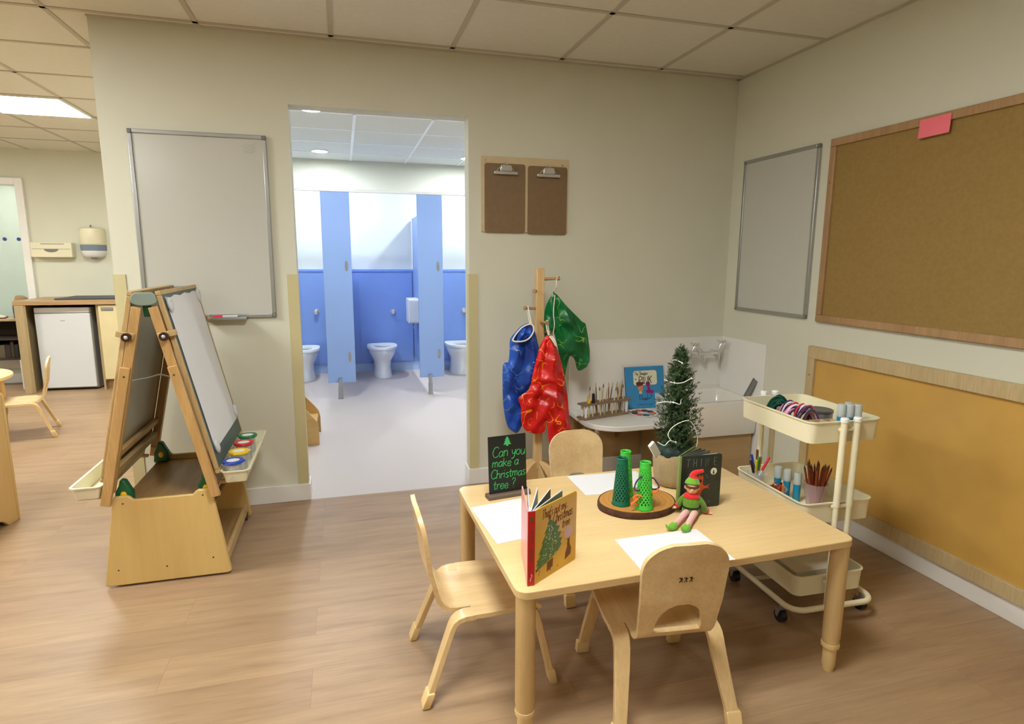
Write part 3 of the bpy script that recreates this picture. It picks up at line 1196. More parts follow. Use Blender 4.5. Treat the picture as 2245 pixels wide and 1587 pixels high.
# ------------------------------------------------------------------ children's chairs
def make_chair(label):
    t = thing('child_chair', label, 'chair')
    th = .014
    prof = [(-.1885, .582), (-.186, .56), (-.181, .53), (-.176, .49), (-.170, .45), (-.166, .42), (-.1645, .405), (-.163, .397), (-.1605, .387), (-.157, .372), (-.153, .352), (-.149, .332),
            (-.146, .316), (-.141, .300), (-.131, .284), (-.115, .272), (-.092, .268), (-.068, .268), (-.044, .268)]

    def hw(z, i):
        if i >= 13:
            return .112
        k = (z - .30) / .20
        w = .114 + .011 * min(1, max(0, k)) ** .8
        if z > .49:
            w = .125 * max(0.0, 1 - ((z - .49) / .0955) ** 2.6) ** .42
            w = max(w, .03)
        return w

    def hole(z):
        if .2999 <= z <= .3975:
            return .070 * math.sqrt(max(0.05, 1 - (max(0, z - .32) / .0795) ** 2))
        if z < .2999:
            return .07
        return .0157
    # denser rows near the rounded top
    pp = []
    for (y0, z0), (y1, z1) in zip(prof, prof[1:]):
        sub = 4 if z0 > .52 else 1
        for k in range(sub):
            pp.append((y0 + (y1 - y0) * k / sub, z0 + (z1 - z0) * k / sub))
    pp.append(prof[-1])
    b = MB()
    tops, bots, nrm = [], [], []
    for i, (y, z) in enumerate(pp):
        a = pp[max(i - 1, 0)]
        c = pp[min(i + 1, len(pp) - 1)]
        d = Vector((c[0] - a[0], c[1] - a[1])).normalized()
        nrm.append((d.y, -d.x))       # behind / below
    cols = 11
    fac = []
    for i, (y, z) in enumerate(pp):
        inb = z <= .30
        w = hw(z, 99 if z < .30 else 0)
        h = min(hole(z), w * .8)
        us = [-w, -w + (w - h) * .33, -w + (w - h) * .66, -h, -h * .5, 0, h * .5, h, w - (w - h) * .66, w - (w - h) * .33, w]
        # slight dish across the back
        fr = [b.v((u, y - .01 * (1 - (u / .14) ** 2) * min(1, max(0, (z - .3) / .1)), z)) for u in us]
        bk = [b.v((u, y - .01 * (1 - (u / .14) ** 2) * min(1, max(0, (z - .3) / .1)) + nrm[i][0] * th, z + nrm[i][1] * th)) for u in us]
        tops.append(fr)
        bots.append(bk)
    hole_rows = [i for i in range(len(pp) - 1) if pp[i][1] <= .3975 + 1e-6 and pp[i + 1][1] >= .2999 - 1e-6]
    for i in range(len(pp) - 1):
        for j in range(10):
            if i in hole_rows and 3 <= j < 7:
                continue
            b.f([tops[i][j], tops[i][j + 1], tops[i + 1][j + 1], tops[i + 1][j]])
            b.f([bots[i][j + 1], bots[i][j], bots[i + 1][j], bots[i + 1][j + 1]])
        b.f([tops[i + 1][0], bots[i + 1][0], bots[i][0], tops[i][0]])
        b.f([tops[i][10], bots[i][10], bots[i + 1][10], tops[i + 1][10]])
        if i in hole_rows:
            b.f([tops[i][3], bots[i][3], bots[i + 1][3], tops[i + 1][3]])
            b.f([tops[i + 1][7], bots[i + 1][7], bots[i][7], tops[i][7]])
    for j in range(10):
        b.f([tops[0][j + 1], tops[0][j], bots[0][j], bots[0][j + 1]])
        b.f([tops[-1][j], tops[-1][j + 1], bots[-1][j + 1], bots[-1][j]])
    i0, i1 = hole_rows[0], hole_rows[-1] + 1
    for j in range(3, 7):
        b.f([tops[i0][j], tops[i0][j + 1], bots[i0][j + 1], bots[i0][j]])
        b.f([tops[i1][j + 1], tops[i1][j], bots[i1][j], bots[i1][j + 1]])
    b.done('backrest', M['ply'], t, smooth=50)
    # seat
    b = MB()
    rows = []
    for y, z in ((.168, .252), (.164, .262), (.152, .2685), (.12, .271), (.06, .269), (.0, .2683), (-.0445, .2683), (-.0515, .2682)):
        hwid = .164 - .012 * max(0, y) / .17
        rows.append([(hwid * u, y, z) for u in (-1, -.7, -.35, 0, .35, .7, 1)])
    b.sheet(rows, -.014)
    bmesh.ops.recalc_face_normals(b.bm, faces=b.bm.faces[:])
    b.done('seat', M['ply'], t, smooth=50)
    # legs: bent ply strips
    for sx in (-1, 1):
        for kind in ('rear', 'front'):
            if kind == 'rear':
                pr = [(-.044, .268), (-.075, .2678), (-.098, .262), (-.114, .250), (-.124, .232), (-.14, .19), (-.168, .116), (-.20, .03)]
                xi = [.115, .1155, .117, .119, .121, .126, .138, .152]
                wd = [.049, .049, .048, .047, .046, .044, .04, .036]
            else:
                pr = [(.118, .2575), (.138, .256), (.153, .247), (.160, .232), (.168, .20), (.186, .115), (.203, .03)]
                xi = [.108, .109, .111, .113, .118, .133, .148]
                wd = [.044, .044, .043, .042, .041, .038, .034]
            rows = []
            for (y, z), x, w in zip(pr, xi, wd):
                rows.append([(sx * x, y, z), (sx * (x + w), y, z)])
            b = MB()
            b.sheet(rows, .018 * (1 if kind == 'rear' else -1) * (1 if sx < 0 else -1))
            lg = b.done('leg', M['ply_leg'], t, smooth=50, bevel=.002)
            # foot cap
            (ya, za), (yb, zb) = pr[-2], pr[-1]
            b = MB()
            d = Vector((sx * (xi[-1] - xi[-2]), yb - ya, zb - za)).normalized()
            dy = (yb - ya) / (zb - za)
            x0, x1 = sorted((sx * (xi[-1] - .004), sx * (xi[-1] + wd[-1] + .004)))
            s2 = 1 if kind == 'rear' else -1
            yo = .007 * s2
            ring = lambda z, g: [(x0 - g, yb + yo - .012 - g + dy * (z - zb), z), (x1 + g, yb + yo - .012 - g + dy * (z - zb), z), (x1 + g, yb + yo + .012 + g + dy * (z - zb), z), (x0 - g, yb + yo + .012 + g + dy * (z - zb), z)]
            b.loft([ring(.0, -.004), ring(.006, .0), ring(.046, 0), ring(.05, -.002)])
            b.done('foot_cap', M['ply_cap'], lg, bevel=.002)
    return t


chair = make_chair('wooden child chair at the left end of the table, turned side-on')
chair.location = (-1.965, -1.572, 0)
chair.rotation_euler = (0, 0, R(-90))
GRP = None
c2 = copy_thing(chair, (-1.475, -1.845, 0), R(-6), 'wooden child chair nearest the camera with small dark logo on its back')
c3 = copy_thing(chair, (-1.395, -1.165, 0), R(180), 'wooden child chair on the far side of the table facing the camera')
c4 = copy_thing(chair, (-4.71, 1.83, 0), R(107), 'small wooden chair in front of the white fridge')
# printed mark on the back of the near chair
b = MB()
rnd = random.Random(2)
ins = frame((0, -.1975, .478), (1, 0, 0), (0, -.99, -.14))
b.M = ins
for k, x in enumerate((-.016, -.002, .013)):
    b.ball((x, .008 - .002 * k, 0), (.0032, .0034, .0008), 8, 5)
    b.tube([(x, .005, 0), (x + .001, -.004, 0)], .0024, 6)
    b.tube([(x - .006, .003, 0), (x, .002, 0), (x + .006, -.001, 0)], .0016, 6)
    b.tube([(x - .004, -.011, 0), (x, -.004, 0), (x + .004, -.010, 0)], .0018, 6)
b.done('printed_mark', plain('dark_print', (42, 14, 8), .6), c2)

# ------------------------------------------------------------------ table
TZ = .466
t = thing('child_table', 'birch children\'s table with rounded corners set with paper and books', 'table', (-1.402, -1.578, 0), R(1.2))
TW, TD = .556, .388
b = MB()
b.prism(rrect(-TW, TW, -TD, TD, .035, 8), 'xy', TZ - .024, TZ)
b.done('tabletop', M['birch'], t, bevel=.003, seg=3)
for sx in (-1, 1):
    for sy in (-1, 1):
        x, y = sx * (TW - .032), sy * (TD - .032)
        b = MB()
        b.lathe([(.0275, TZ - .0245), (.0275, .12), (.026, .112), (.0255, .1)], c=(x, y, 0), n=24)
        lg = b.done('leg', M['birch_v'], t)
        b = MB()
        b.lathe([(.0275, .1), (.0285, .092), (.0275, .086), (.021, .082), (.0205, .02), (.017, .008), (.016, 0)], c=(x, y, 0), n=22)
        b.done('adjustable_foot', M['ply_cap'], lg)


def sheet_of_paper(name, pts, label, zoff=.0008):
    b = MB()
    b.prism(pts, 'xy', TZ + zoff, TZ + zoff + .0006)
    return tag(b.done(name, M['paper'], smooth=0), label, 'paper')


sheet_of_paper('sheet_of_paper', [(-1.958, -1.408), (-1.762, -1.372), (-1.738, -1.66), (-1.934, -1.697)], 'white sheet of paper at the left end of the table behind the gold book')
sheet_of_paper('sheet_of_paper', [(-1.522, -1.205), (-1.525, -1.407), (-1.23, -1.425), (-1.228, -1.222)], 'white sheet of paper at the back of the table behind the green cones')
sheet_of_paper('sheet_of_paper', [(-1.575, -1.762), (-1.584, -1.955), (-1.29, -1.968), (-1.288, -1.760)], 'white sheet of paper at the front of the table before the elf doll')

# sign
t = thing('chalk_sign', 'black sign asking can you make a Christmas tree, in a wooden foot', 'sign', (-1.802, -1.335, TZ), R(8))
b = MB()
b.prism([(-.02, 0), (.02, 0), (.02, .011), (.015, .017), (-.015, .017), (-.02, .011)], 'yz', -.083, .083)
b.done('base', M['grey_wood'], t)
sg = MB()
tl = Matrix.Rotation(R(-4), 4, 'X')
sg.M = Matrix.Translation((0, 0, .0172)) @ tl
sg.box(-.074, .074, -.002, .002, 0, .21)
sg.done('board', M['sign_black'], t, smooth=0)
lt = MB(Matrix.Translation((0, 0, .0172)) @ tl @ frame((0, -.0024, 0), (1, 0, 0), (0, -1, 0)))
for s_, u, v, sz in (('Can you', -.060, .134, .037), ('make a', -.062, .096, .034), ('Christmas', -.068, .055, .0325), ('tree ?', -.060, .014, .034)):
    write(lt, s_, u, v, sz, .0013, .12, 1.0, .05, seed=len(s_))
lt.prism([(-.004, .171), (.004, .171), (.004, .176), (.016, .176), (.008, .185), (.0125, .185), (.0055, .194), (.009, .194), (0, .207), (-.009, .194), (-.0055, .194), (-.0125, .185), (-.008, .185), (-.016, .176), (-.004, .176)], 'xy', 0, .0006)
lt.done('lettering', M['chalk_green'], t)


def cover(t, name, L, Hh, th, u, n, org, mat, rc=.008):
    """book cover: spine side at org, running along u, outside facing n"""
    F = frame(org, u, n)
    b = MB(F)
    pts = [(0, 0), (L - rc, 0), (L - rc * .3, rc * .3), (L, rc), (L, Hh - rc), (L - rc * .3, Hh - rc * .3), (L - rc, Hh), (0, Hh)]
    b.prism(pts, 'xy', -th, 0)
    return b.done(name, mat, t, smooth=0), F


# gold book, standing open
t = thing('board_book', 'gold board book with a Christmas tree standing open near the left edge', 'book', (-1.905, -1.945, TZ), 0)
d1 = Vector((.836, .549, 0)).normalized()
n1 = Vector((d1.y, -d1.x, 0))
d2 = Vector((.20, .98, 0)).normalized()
n2 = Vector((-d2.y, d2.x, 0))
o, F1 = cover(t, 'front_cover', .188, .21, .003, d1, n1, (.010, -.001, 0), M['book_gold'])
b = MB()
b.box(-.0105, .0095, -.004, 0, 0, .21)
b.done('spine', M['book_red'], t, bevel=.001)
b = MB(frame((-.0106, .0003, 0), d2, -n2))
b.prism([(0, 0), (.178, 0), (.186, .008), (.186, .202), (.178, .21), (0, .21)], 'xy', 0, .003)
b.done('back_cover', plain('rose_cover', (232, 150, 150), .3), t, smooth=0)
for k, (ang, mt, off) in enumerate(((74, 'page_olive', -.005), (66, 'page_teal', -.001), (55, 'page_dark', .003), (44, 'page_teal', .006))):
    d = Vector((math.cos(R(ang)), math.sin(R(ang)), 0))
    nn = Vector((d.y, -d.x, 0))
    b = MB(frame((off, .001 + .0005 * k, 0), d, nn))
    b.prism(rrect(0, .176, .003, .207, .006, 3), 'xy', -.0022, -.0003, 0)
    b.prism(rrect(.012, .174, .006, .204, .006, 3), 'xy', -.0003, .0001, 1)
    b.done('page', [M['paper'], M[mt]], t, smooth=0)
cv = o
b = MB(Matrix.Translation((0, 0, 0)) @ F1)
tree = [(.062, .165), (.053, .152), (.058, .152), (.040, .130), (.048, .130), (.028, .105), (.036, .106), (.016, .078), (.026, .080), (.005, .048), (.018, .052), (.003, .032), (.03, .040), (.055, .046), (.075, .052), (.10, .06), (.118, .075), (.112, .083),
        (.122, .092), (.105, .098), (.116, .112), (.098, .118), (.108, .132), (.09, .138), (.096, .148), (.078, .152), (.072, .160)]
b.prism([(x, z) for x, z in tree], 'xy', .0001, .0007)
b.done('printed_tree', M['tree_green'], cv, smooth=0)
b = MB(F1)
rnd = random.Random(7)
for i in range(60):
    z = rnd.uniform(.055, .15)
    c = .064 + .01 * (1 - z / .16)
    hwid = .05 * (1 - (z - .05) / .115)
    x = c + rnd.uniform(-1, 1) * hwid
    b.ball((x, z, .0008), (.0016, .0016, .0004), 6, 4)
b.done('printed_baubles', M['print_white'], cv)
b = MB(F1)
write(b, "That's not my...", .028, .175, .026, .0011, .2, .70, .04, 1)
write(b, 'Christmas', .076, .147, .029, .0012, .2, .74, .04, 2)
write(b, 'tree', .118, .121, .026, .0011, .2, .82, .04, 3)
b.done('lettering', M['book_text'], cv)
b = MB(F1)
for i in range(46):
    x, z = rnd.uniform(.006, .182), rnd.uniform(.01, .2)
    if .02 < x < .125 and .03 < z < .165 or z > .115 or (x > .122 and z < .125):
        continue
    b.ball((x, z, .0002), (.0022, .0026, .0004), 6, 4)
b.done('printed_dots', M['book_text'], cv)
b = MB(F1)
st = []
for i in range(10):
    a = PI / 2 + PI * i / 5
    rr = .008 if i % 2 == 0 else .0035
    st.append((.062 + rr * math.cos(a), .171 + rr * math.sin(a)))
b.prism(st, 'xy', .0003, .0009)
b.done('printed_star', M['book_text'], cv, smooth=0)
b = MB(F1)
b.prism([(.052, .016), (.078, .024), (.08, .048), (.054, .042)], 'xy', .0001, .0005)
b.done('printed_trunk', M['book_text'], cv, smooth=0)
b = MB(F1)
b.prism([(.135, .02), (.162, .028), (.165, .045), (.158, .060), (.156, .068), (.150, .072), (.145, .066), (.146, .056), (.138, .04)], 'xy', .0001, .0005)
b.tube([(.149, .070, .0003), (.147, .080, .0003), (.150, .073, .0003), (.156, .081, .0003), (.154, .070, .0003)], .0012, 5)
b.done('printed_hare', M['book_text'], cv, smooth=0)
b = MB(F1)
b.lathe([(.0001, .0004), (.02, .0004), (.02, .0001)], c=(.150, .098, 0), n=20, sx=1, sy=.85)
b.done('printed_roundel', M['print_pink'], cv)
b = MB(frame((-.0005, -.0042, .16), (0, 0, -1), (0, -1, 0)))
write(b, "That's not my", 0.0, -.002, .009, .0004, .1, .7)
write(b, 'Christmas tree', .052, -.002, .009, .0004, .1, .7)
b.done('spine_lettering', M['book_text'], t)
b = MB(frame((-.0005, -.0042, .19), (1, 0, 0), (0, -1, 0)))
b.prism([(-.005, -.006), (.005, -.006), (0, .008)], 'xy', 0, .0004)
b.done('spine_emblem', M['tree_green'], t, smooth=0)
b = MB(frame((-.0005, -.0042, .02), (1, 0, 0), (0, -1, 0)))
b.tube(smooth_path([(-.003, -.006, 0), (0, .004, 0), (.002, .01, 0), (-.001, .013, 0)], 3), .0012, 5)
b.done('spine_emblem', M['print_pink'], t)

# dark book, standing open
t = thing('board_book', 'dark board book with an orange tree and pale moon behind the elf', 'book', (-1.262, -1.611, TZ), 0)
d1 = Vector((1, -.01, 0)).normalized()
n1 = Vector((-.01, -1, 0)).normalized()
o, F1 = cover(t, 'front_cover', .158, .193, .003, d1, n1, (.0, -.002, 0), M['book_dark'])
cv = o
b = MB()
b.box(-.009, .0, -.0045, .009, 0, .193)
b.done('spine', M['book_olive'], t, bevel=.001)
d2 = Vector((.80, .6, 0)).normalized()
n2 = Vector((-.6, .8, 0))
b = MB(frame((-.006, .0095, 0), d2, -n2))
b.prism(rrect(0, .152, 0, .193, .007, 4), 'xy', 0, .003)
b.done('back_cover', M['book_olive'], t, smooth=0)
for k, ang in enumerate((30, 24, 17, 3)):
    d = Vector((math.cos(R(ang)), math.sin(R(ang)), 0))
    nn = Vector((d.y, -d.x, 0))
    b = MB(frame((.001, .0075 - .0018 * k, 0), d, nn))
    b.prism(rrect(0, .15, .003, .19, .006, 3), 'xy', -.002, -.0002)
    b.done('page', M['paper'] if k == 3 else M['print_grey'], t, smooth=0)
b = MB(F1)
trk = [(.066, .014), (.084, .014), (.08, .04), (.083, .062), (.092, .07), (.108, .072), (.116, .066), (.108, .078), (.114, .086), (.1, .08), (.09, .082), (.086, .092), (.089, .112), (.084, .122), (.078, .114), (.072, .124), (.068, .113), (.06, .12),
       (.064, .105), (.06, .09), (.056, .078), (.06, .06), (.067, .04)]
b.prism(trk, 'xy', .0001, .0007)
b.done('printed_tree', M['print_orange'], cv, smooth=0)
b = MB(F1)
b.lathe([(.0001, .0005), (.0125, .0005), (.0125, .0001)], c=(.128, .131, 0), n=24)
b.done('printed_moon', M['print_white'], cv)
b = MB(F1)
b.ball((.078, .100, .0008), (.0045, .0065, .0004), 10, 5)
b.prism([(.124, .121), (.131, .123), (.129, .132), (.127, .138), (.125, .131)], 'xy', .0006, .0009)
b.done('printed_silhouette', M['print_black'], cv, smooth=0)
b = MB(F1)
for ch, u in (('T', .020), ('H', .046), ('I', .074), ('N', .092), ('E', .126)):
    write(b, ch, u, .153, .028, .0012, 0, .8)
b.done('lettering', M['print_grey'], cv)
b = MB(F1)
for i in range(16):
    a = random.Random(i)
    x, z = a.uniform(.02, .12), a.uniform(.02, .14)
    b.ball((x, z, .0003), (.004, .0022, .0004), 6, 4)
b.done('printed_leaves', M['print_grey'], cv)

# slice of wood with cones
t = thing('wood_slice', 'oval slice of wood with dark bark rim holding the green cones', 'wood slice', (-1.388, -1.542, TZ), 0)
rnd = random.Random(3)
ang = [2 * PI * i / 48 for i in range(48)]
rad = [1 + .03 * noise.noise(Vector((math.cos(a) * 1.6, math.sin(a) * 1.6, 2))) for a in ang]
b = MB()
mk = lambda s_, z: [((.142 * r_ * s_) * math.cos(a), (.115 * r_ * s_) * math.sin(a), z) for a, r_ in zip(ang, rad)]
b.loft([mk(.945, .0005), mk(.95, .024), ])
b.done('sawn_face', M['slice'], t)
b = MB()
rg = [mk(.952, .001), mk(.985, .0), mk(1.0, .006), mk(1.0, .016), mk(.985, .0235), mk(.952, .0235)]
rg.append(rg[0])
b.loft(rg, caps=False)
b.done('bark_rim', M['bark'], t)
b = MB()
b.prism([(.0, .004), (-.02, -.03), (-.034, -.098), (-.0295, -.098), (-.015, -.03)], 'xy', .0238, .0243)
b.done('crack', plain('dark_crack', (96, 60, 28), .8), t, smooth=0)


def cone(x, y, mat, label, turn, h=.163, holes=True):
    t = thing('perforated_cone', label, 'cone', (x, y, TZ + .0245), turn)
    b = MB()
    rb, rt = .0315, .0175
    NA, NZ = 15, 15
    z0, z1 = .016, h - .02
    rad_ = lambda z: rb + (rt - rb) * z / h
    P = lambda a, z: (rad_(z) * math.cos(a), rad_(z) * math.sin(a), z)
    n = NA * 2
    cellz = (z1 - z0) / NZ
    grid = [[b.v(P(2 * PI * j / n, z0 + i * cellz)) for j in range(n)] for i in range(NZ + 1)]
    for i in range(NZ):
        for j in range(n):
            c4 = [grid[i][j], grid[i][(j + 1) % n], grid[i + 1][(j + 1) % n], grid[i + 1][j]]
            if (i + j) % 2:
                b.f(c4)
                continue
            a0, a1 = 2 * PI * j / n, 2 * PI * (j + 1) / n
            za, zb = z0 + i * cellz, z0 + (i + 1) * cellz
            inner = []
            for k in range(8):
                th_ = -3 * PI / 4 + k * PI / 4
                inner.append(b.v(P((a0 + a1) / 2 + .43 * (a1 - a0) * math.cos(th_), (za + zb) / 2 + .43 * cellz * math.sin(th_))))
            mids = c4
            for k in range(4):
                i0, i1, i2 = inner[2 * k], inner[2 * k + 1], inner[(2 * k + 2) % 8]
                b.f([mids[k], mids[(k + 1) % 4], i2, i1, i0])
    lo = [b.v(P(2 * PI * j / n, .004)) for j in range(n)]
    lo2 = [b.v((1.06 * rb * math.cos(2 * PI * j / n), 1.06 * rb * math.sin(2 * PI * j / n), 0)) for j in range(n)]
    hi = [b.v(P(2 * PI * j / n, h - .005)) for j in range(n)]
    hi2 = [b.v((1.08 * rt * math.cos(2 * PI * j / n), 1.08 * rt * math.sin(2 * PI * j / n), h - .004)) for j in range(n)]
    hi3 = [b.v((1.08 * rt * math.cos(2 * PI * j / n), 1.08 * rt * math.sin(2 * PI * j / n), h)) for j in range(n)]
    for j in range(n):
        k = (j + 1) % n
        b.f([lo2[j], lo2[k], lo[k], lo[j]])
        b.f([lo[j], lo[k], grid[0][k], grid[0][j]])
        b.f([grid[-1][j], grid[-1][k], hi[k], hi[j]])
        b.f([hi[j], hi[k], hi2[k], hi2[j]])
        b.f([hi2[j], hi2[k], hi3[k], hi3[j]])
    o = b.done('shell', mat, t, smooth=40)
    md = o.modifiers.new('thick', 'SOLIDIFY')
    md.thickness = .0018
    md.offset = -1
    return t


cone(-1.458, -1.560, M['cone_dark'], 'dark green perforated cone at the left of the wood slice', .2, .166)
cone(-1.410, -1.487, M['cone_light'], 'bright green perforated cone standing behind the dark green one', .4, .163)
cone(-1.398, -1.612, M['cone_light'], 'bright green perforated cone in front, threaded with pipe cleaners', .1, .163)


def pipe(pts, mat, name, label, r=.0028, group=None):
    b = MB()
    b.tube(smooth_path(pts, 5), r, 7)
    return tag(b.done(name, mat), label, 'pipe cleaner', group)


cx, cy, cz = -1.398, -1.612, TZ + .0245
pipe([(cx - .018, cy - .012, cz + .118), (cx - .04, cy - .018, cz + .105), (cx - .047, cy - .016, cz + .078), (cx - .038, cy - .012, cz + .07), (cx - .02, cy - .008, cz + .068),
      (cx, cy, cz + .085), (cx + .021, cy - .01, cz + .108), (cx + .038, cy - .016, cz + .09), (cx + .046, cy - .014, cz + .074), (cx + .036, cy - .01, cz + .066), (cx + .02, cy, cz + .066)],
     M['pc_purple'], 'pipe_cleaner', 'dark purple pipe cleaner looped through the front green cone')
pipe([(cx - .022, cy - .022, cz + .052), (cx - .036, cy - .02, cz + .056), (cx - .046, cy - .012, cz + .046), (cx - .034, cy - .02, cz + .043), (cx - .046, cy - .02, cz + .034), (cx - .056, cy - .018, cz + .026), (cx - .05, cy - .016, cz + .018), (cx - .034, cy - .012, cz + .018),
      (cx, cy, cz + .04), (cx + .022, cy - .014, cz + .055), (cx + .034, cy - .018, cz + .06), (cx + .042, cy - .018, cz + .07)],
     M['pc_orange'], 'pipe_cleaner', 'orange pipe cleaner twisted through the front green cone', .0036)

# ------------------------------------------------------------------ little tree in a sack
t = thing('potted_christmas_tree', 'little green Christmas tree in a burlap sack on the table', 'Christmas tree', (-1.148, -1.378, TZ))
b = MB()
prof = [(.056, 0), (.07, .008), (.075, .04), (.078, .09), (.08, .122), (.077, .130), (.07, .128)]
rings = []
for r_, z in prof:
    rings.append([((r_ + .004 * math.sin(7 * a + z * 30) * min(1, z * 14)) * math.cos(a), (r_ + .004 * math.sin(7 * a + z * 30) * min(1, z * 14)) * math.sin(a), z + .01 * math.sin(3 * a) * (z > .1)) for a in [2 * PI * i / 40 for i in range(40)]])
b.loft(rings)
b.done('burlap_sack', M['burlap'], t, smooth=60)
b = MB()
rings = []
for r_, z in ((.066, .118), (.072, .135), (.066, .152), (.05, .165), (.01, .17)):
    rings.append([((r_ + .005 * math.sin(9 * a + z * 40)) * math.cos(a), (r_ + .005 * math.sin(9 * a + z * 40)) * math.sin(a), z) for a in [2 * PI * i / 36 for i in range(36)]])
b.loft(rings)
b.done('inner_bag', M['bag_dark'], t, smooth=60)
b = MB()
b.cyl((0, 0, .15), (.006, 0, .5), .006, .002, 8)
b.done('trunk', M['twig'], t)
b = MB()
rnd = random.Random(12)


def env(z):
    # silhouette radius by height
    pts = [(.11, .05), (.15, .066), (.2, .076), (.27, .075), (.33, .062), (.39, .050), (.44, .035), (.48, .022), (.538, .003)]
    for (a, ra), (c, rc) in zip(pts, pts[1:]):
        if z <= c:
            return ra + (rc - ra) * (z - a) / (c - a)
    return .003


core = []
for i in range(14):
    z = .125 + .385 * i / 13
    core.append([((env(z) * .42) * math.cos(a) * (1 + .3 * math.sin(5 * a + z * 90)) + .006, env(z) * .42 * math.sin(a) * (1 + .3 * math.sin(5 * a + z * 90)), z) for a in [2 * PI * k / 12 for k in range(12)]])
b.loft(core, 1)


def twig(c, d, L, n):
    for k in range(n):
        s_ = c + d * (L * k / n)
        q = Vector((rnd.gauss(0, 1), rnd.gauss(0, 1), rnd.gauss(0, 1))).normalized()
        q = (q - q.dot(d) * d * .4 + d * .55).normalized()
        e = q * rnd.uniform(.0055, .0095)
        wv = q.cross(d)
        wv = wv.normalized() * .00125 if wv.length > 1e-3 else Vector((.001, 0, 0))
        b.poly([s_ - wv, s_ + wv, s_ + e + wv * .35, s_ + e - wv * .35])


for i in range(250):
    z = .118 + .40 * ((i + rnd.random()) / 250) ** 1.1
    a = i * 2.39996 + rnd.uniform(-.3, .3)
    R0 = env(z) * rnd.uniform(.82, 1.2)
    up = rnd.uniform(.35, .9)
    for k in range(9):
        s_ = .22 + .78 * k / 8
        ja, jz = rnd.uniform(-.24, .24), rnd.uniform(-.008, .008)
        c = Vector((R0 * s_ * math.cos(a + ja) + .006, R0 * s_ * math.sin(a + ja), z + up * R0 * (s_ - .6) + jz))
        d = Vector((math.cos(a + ja * 2.5), math.sin(a + ja * 2.5), rnd.uniform(.3, 1.5))).normalized()
        twig(c, d, rnd.uniform(.009, .015), 13)
for i in range(40):
    z = rnd.uniform(.46, .535)
    a = rnd.uniform(0, 6.28)
    c = Vector((env(z) * .6 * math.cos(a) + .006, env(z) * .6 * math.sin(a), z))
    twig(c, Vector((math.cos(a) * .5, math.sin(a) * .5, 1)).normalized(), .012, 13)
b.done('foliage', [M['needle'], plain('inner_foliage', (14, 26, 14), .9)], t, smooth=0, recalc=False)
# string lights
t = thing('string_lights', 'thin white string of lights looped around the little Christmas tree', 'string lights', (-1.142, -1.378, TZ + .16))
WL = Matrix.Translation((1.142, 1.378, -TZ - .16))
STR = [(-1.272, -1.462, .668), (-1.248, -1.470, .655), (-1.222, -1.462, .668), (-1.19, -1.452, .657), (-1.212, -1.456, .666), (-1.226, -1.456, .690), (-1.216, -1.460, .715), (-1.187, -1.464, .734), (-1.150, -1.464, .740), (-1.120, -1.458, .715), (-1.100, -1.452, .668), (-1.094, -1.44, .632),
       (-1.066, -1.38, .63), (-1.09, -1.305, .67), (-1.15, -1.295, .725), (-1.215, -1.34, .775), (-1.222, -1.40, .80), (-1.20, -1.437, .806), (-1.178, -1.448, .80), (-1.150, -1.41, .81), (-1.09, -1.36, .80), (-1.10, -1.322, .83), (-1.15, -1.312, .862), (-1.196, -1.36, .876), (-1.185, -1.412, .873), (-1.160, -1.432, .878), (-1.128, -1.434, .892),
       (-1.098, -1.405, .876), (-1.09, -1.36, .86), (-1.12, -1.335, .90), (-1.158, -1.345, .94), (-1.170, -1.385, .955), (-1.154, -1.408, .946), (-1.135, -1.395, .93)]
b = MB(WL @ Matrix.Translation((-1.283, -1.462, .640)) @ Matrix.Rotation(R(10), 4, 'Z') @ Matrix.Rotation(R(-41), 4, 'Y') @ Matrix.Rotation(R(14), 4, 'X'))
b.prism(rrect(-.0135, .0135, -.038, .038, .003, 3), 'xz', -.006, .006)
b.done('battery_pack', M['white_pl'], t, bevel=.002)
b = MB(WL)
b.tube(smooth_path(STR, 5), .0016, 6)
b.done('wire', M['string'], t)
for i in (3, 5, 8, 11, 14, 17, 20, 24, 26, 29, 32):
    if i < len(STR):
        b = MB(WL)
        b.ball(STR[i], (.0025, .0025, .0045), 8, 6)
        b.done('bulb', M['string'], t)

# ------------------------------------------------------------------ elf doll
t = thing('elf_doll', 'small green felt elf doll with red tipped hat sitting on the table', 'doll', (-1.243, -1.655, TZ), R(-30))
b = MB()
# torso, local -y is forward


def ringe(z, rx, ry, cy=0, cx=0, n=20):
    return [(cx + rx * math.cos(2 * PI * i / n), cy + ry * math.sin(2 * PI * i / n), z) for i in range(n)]


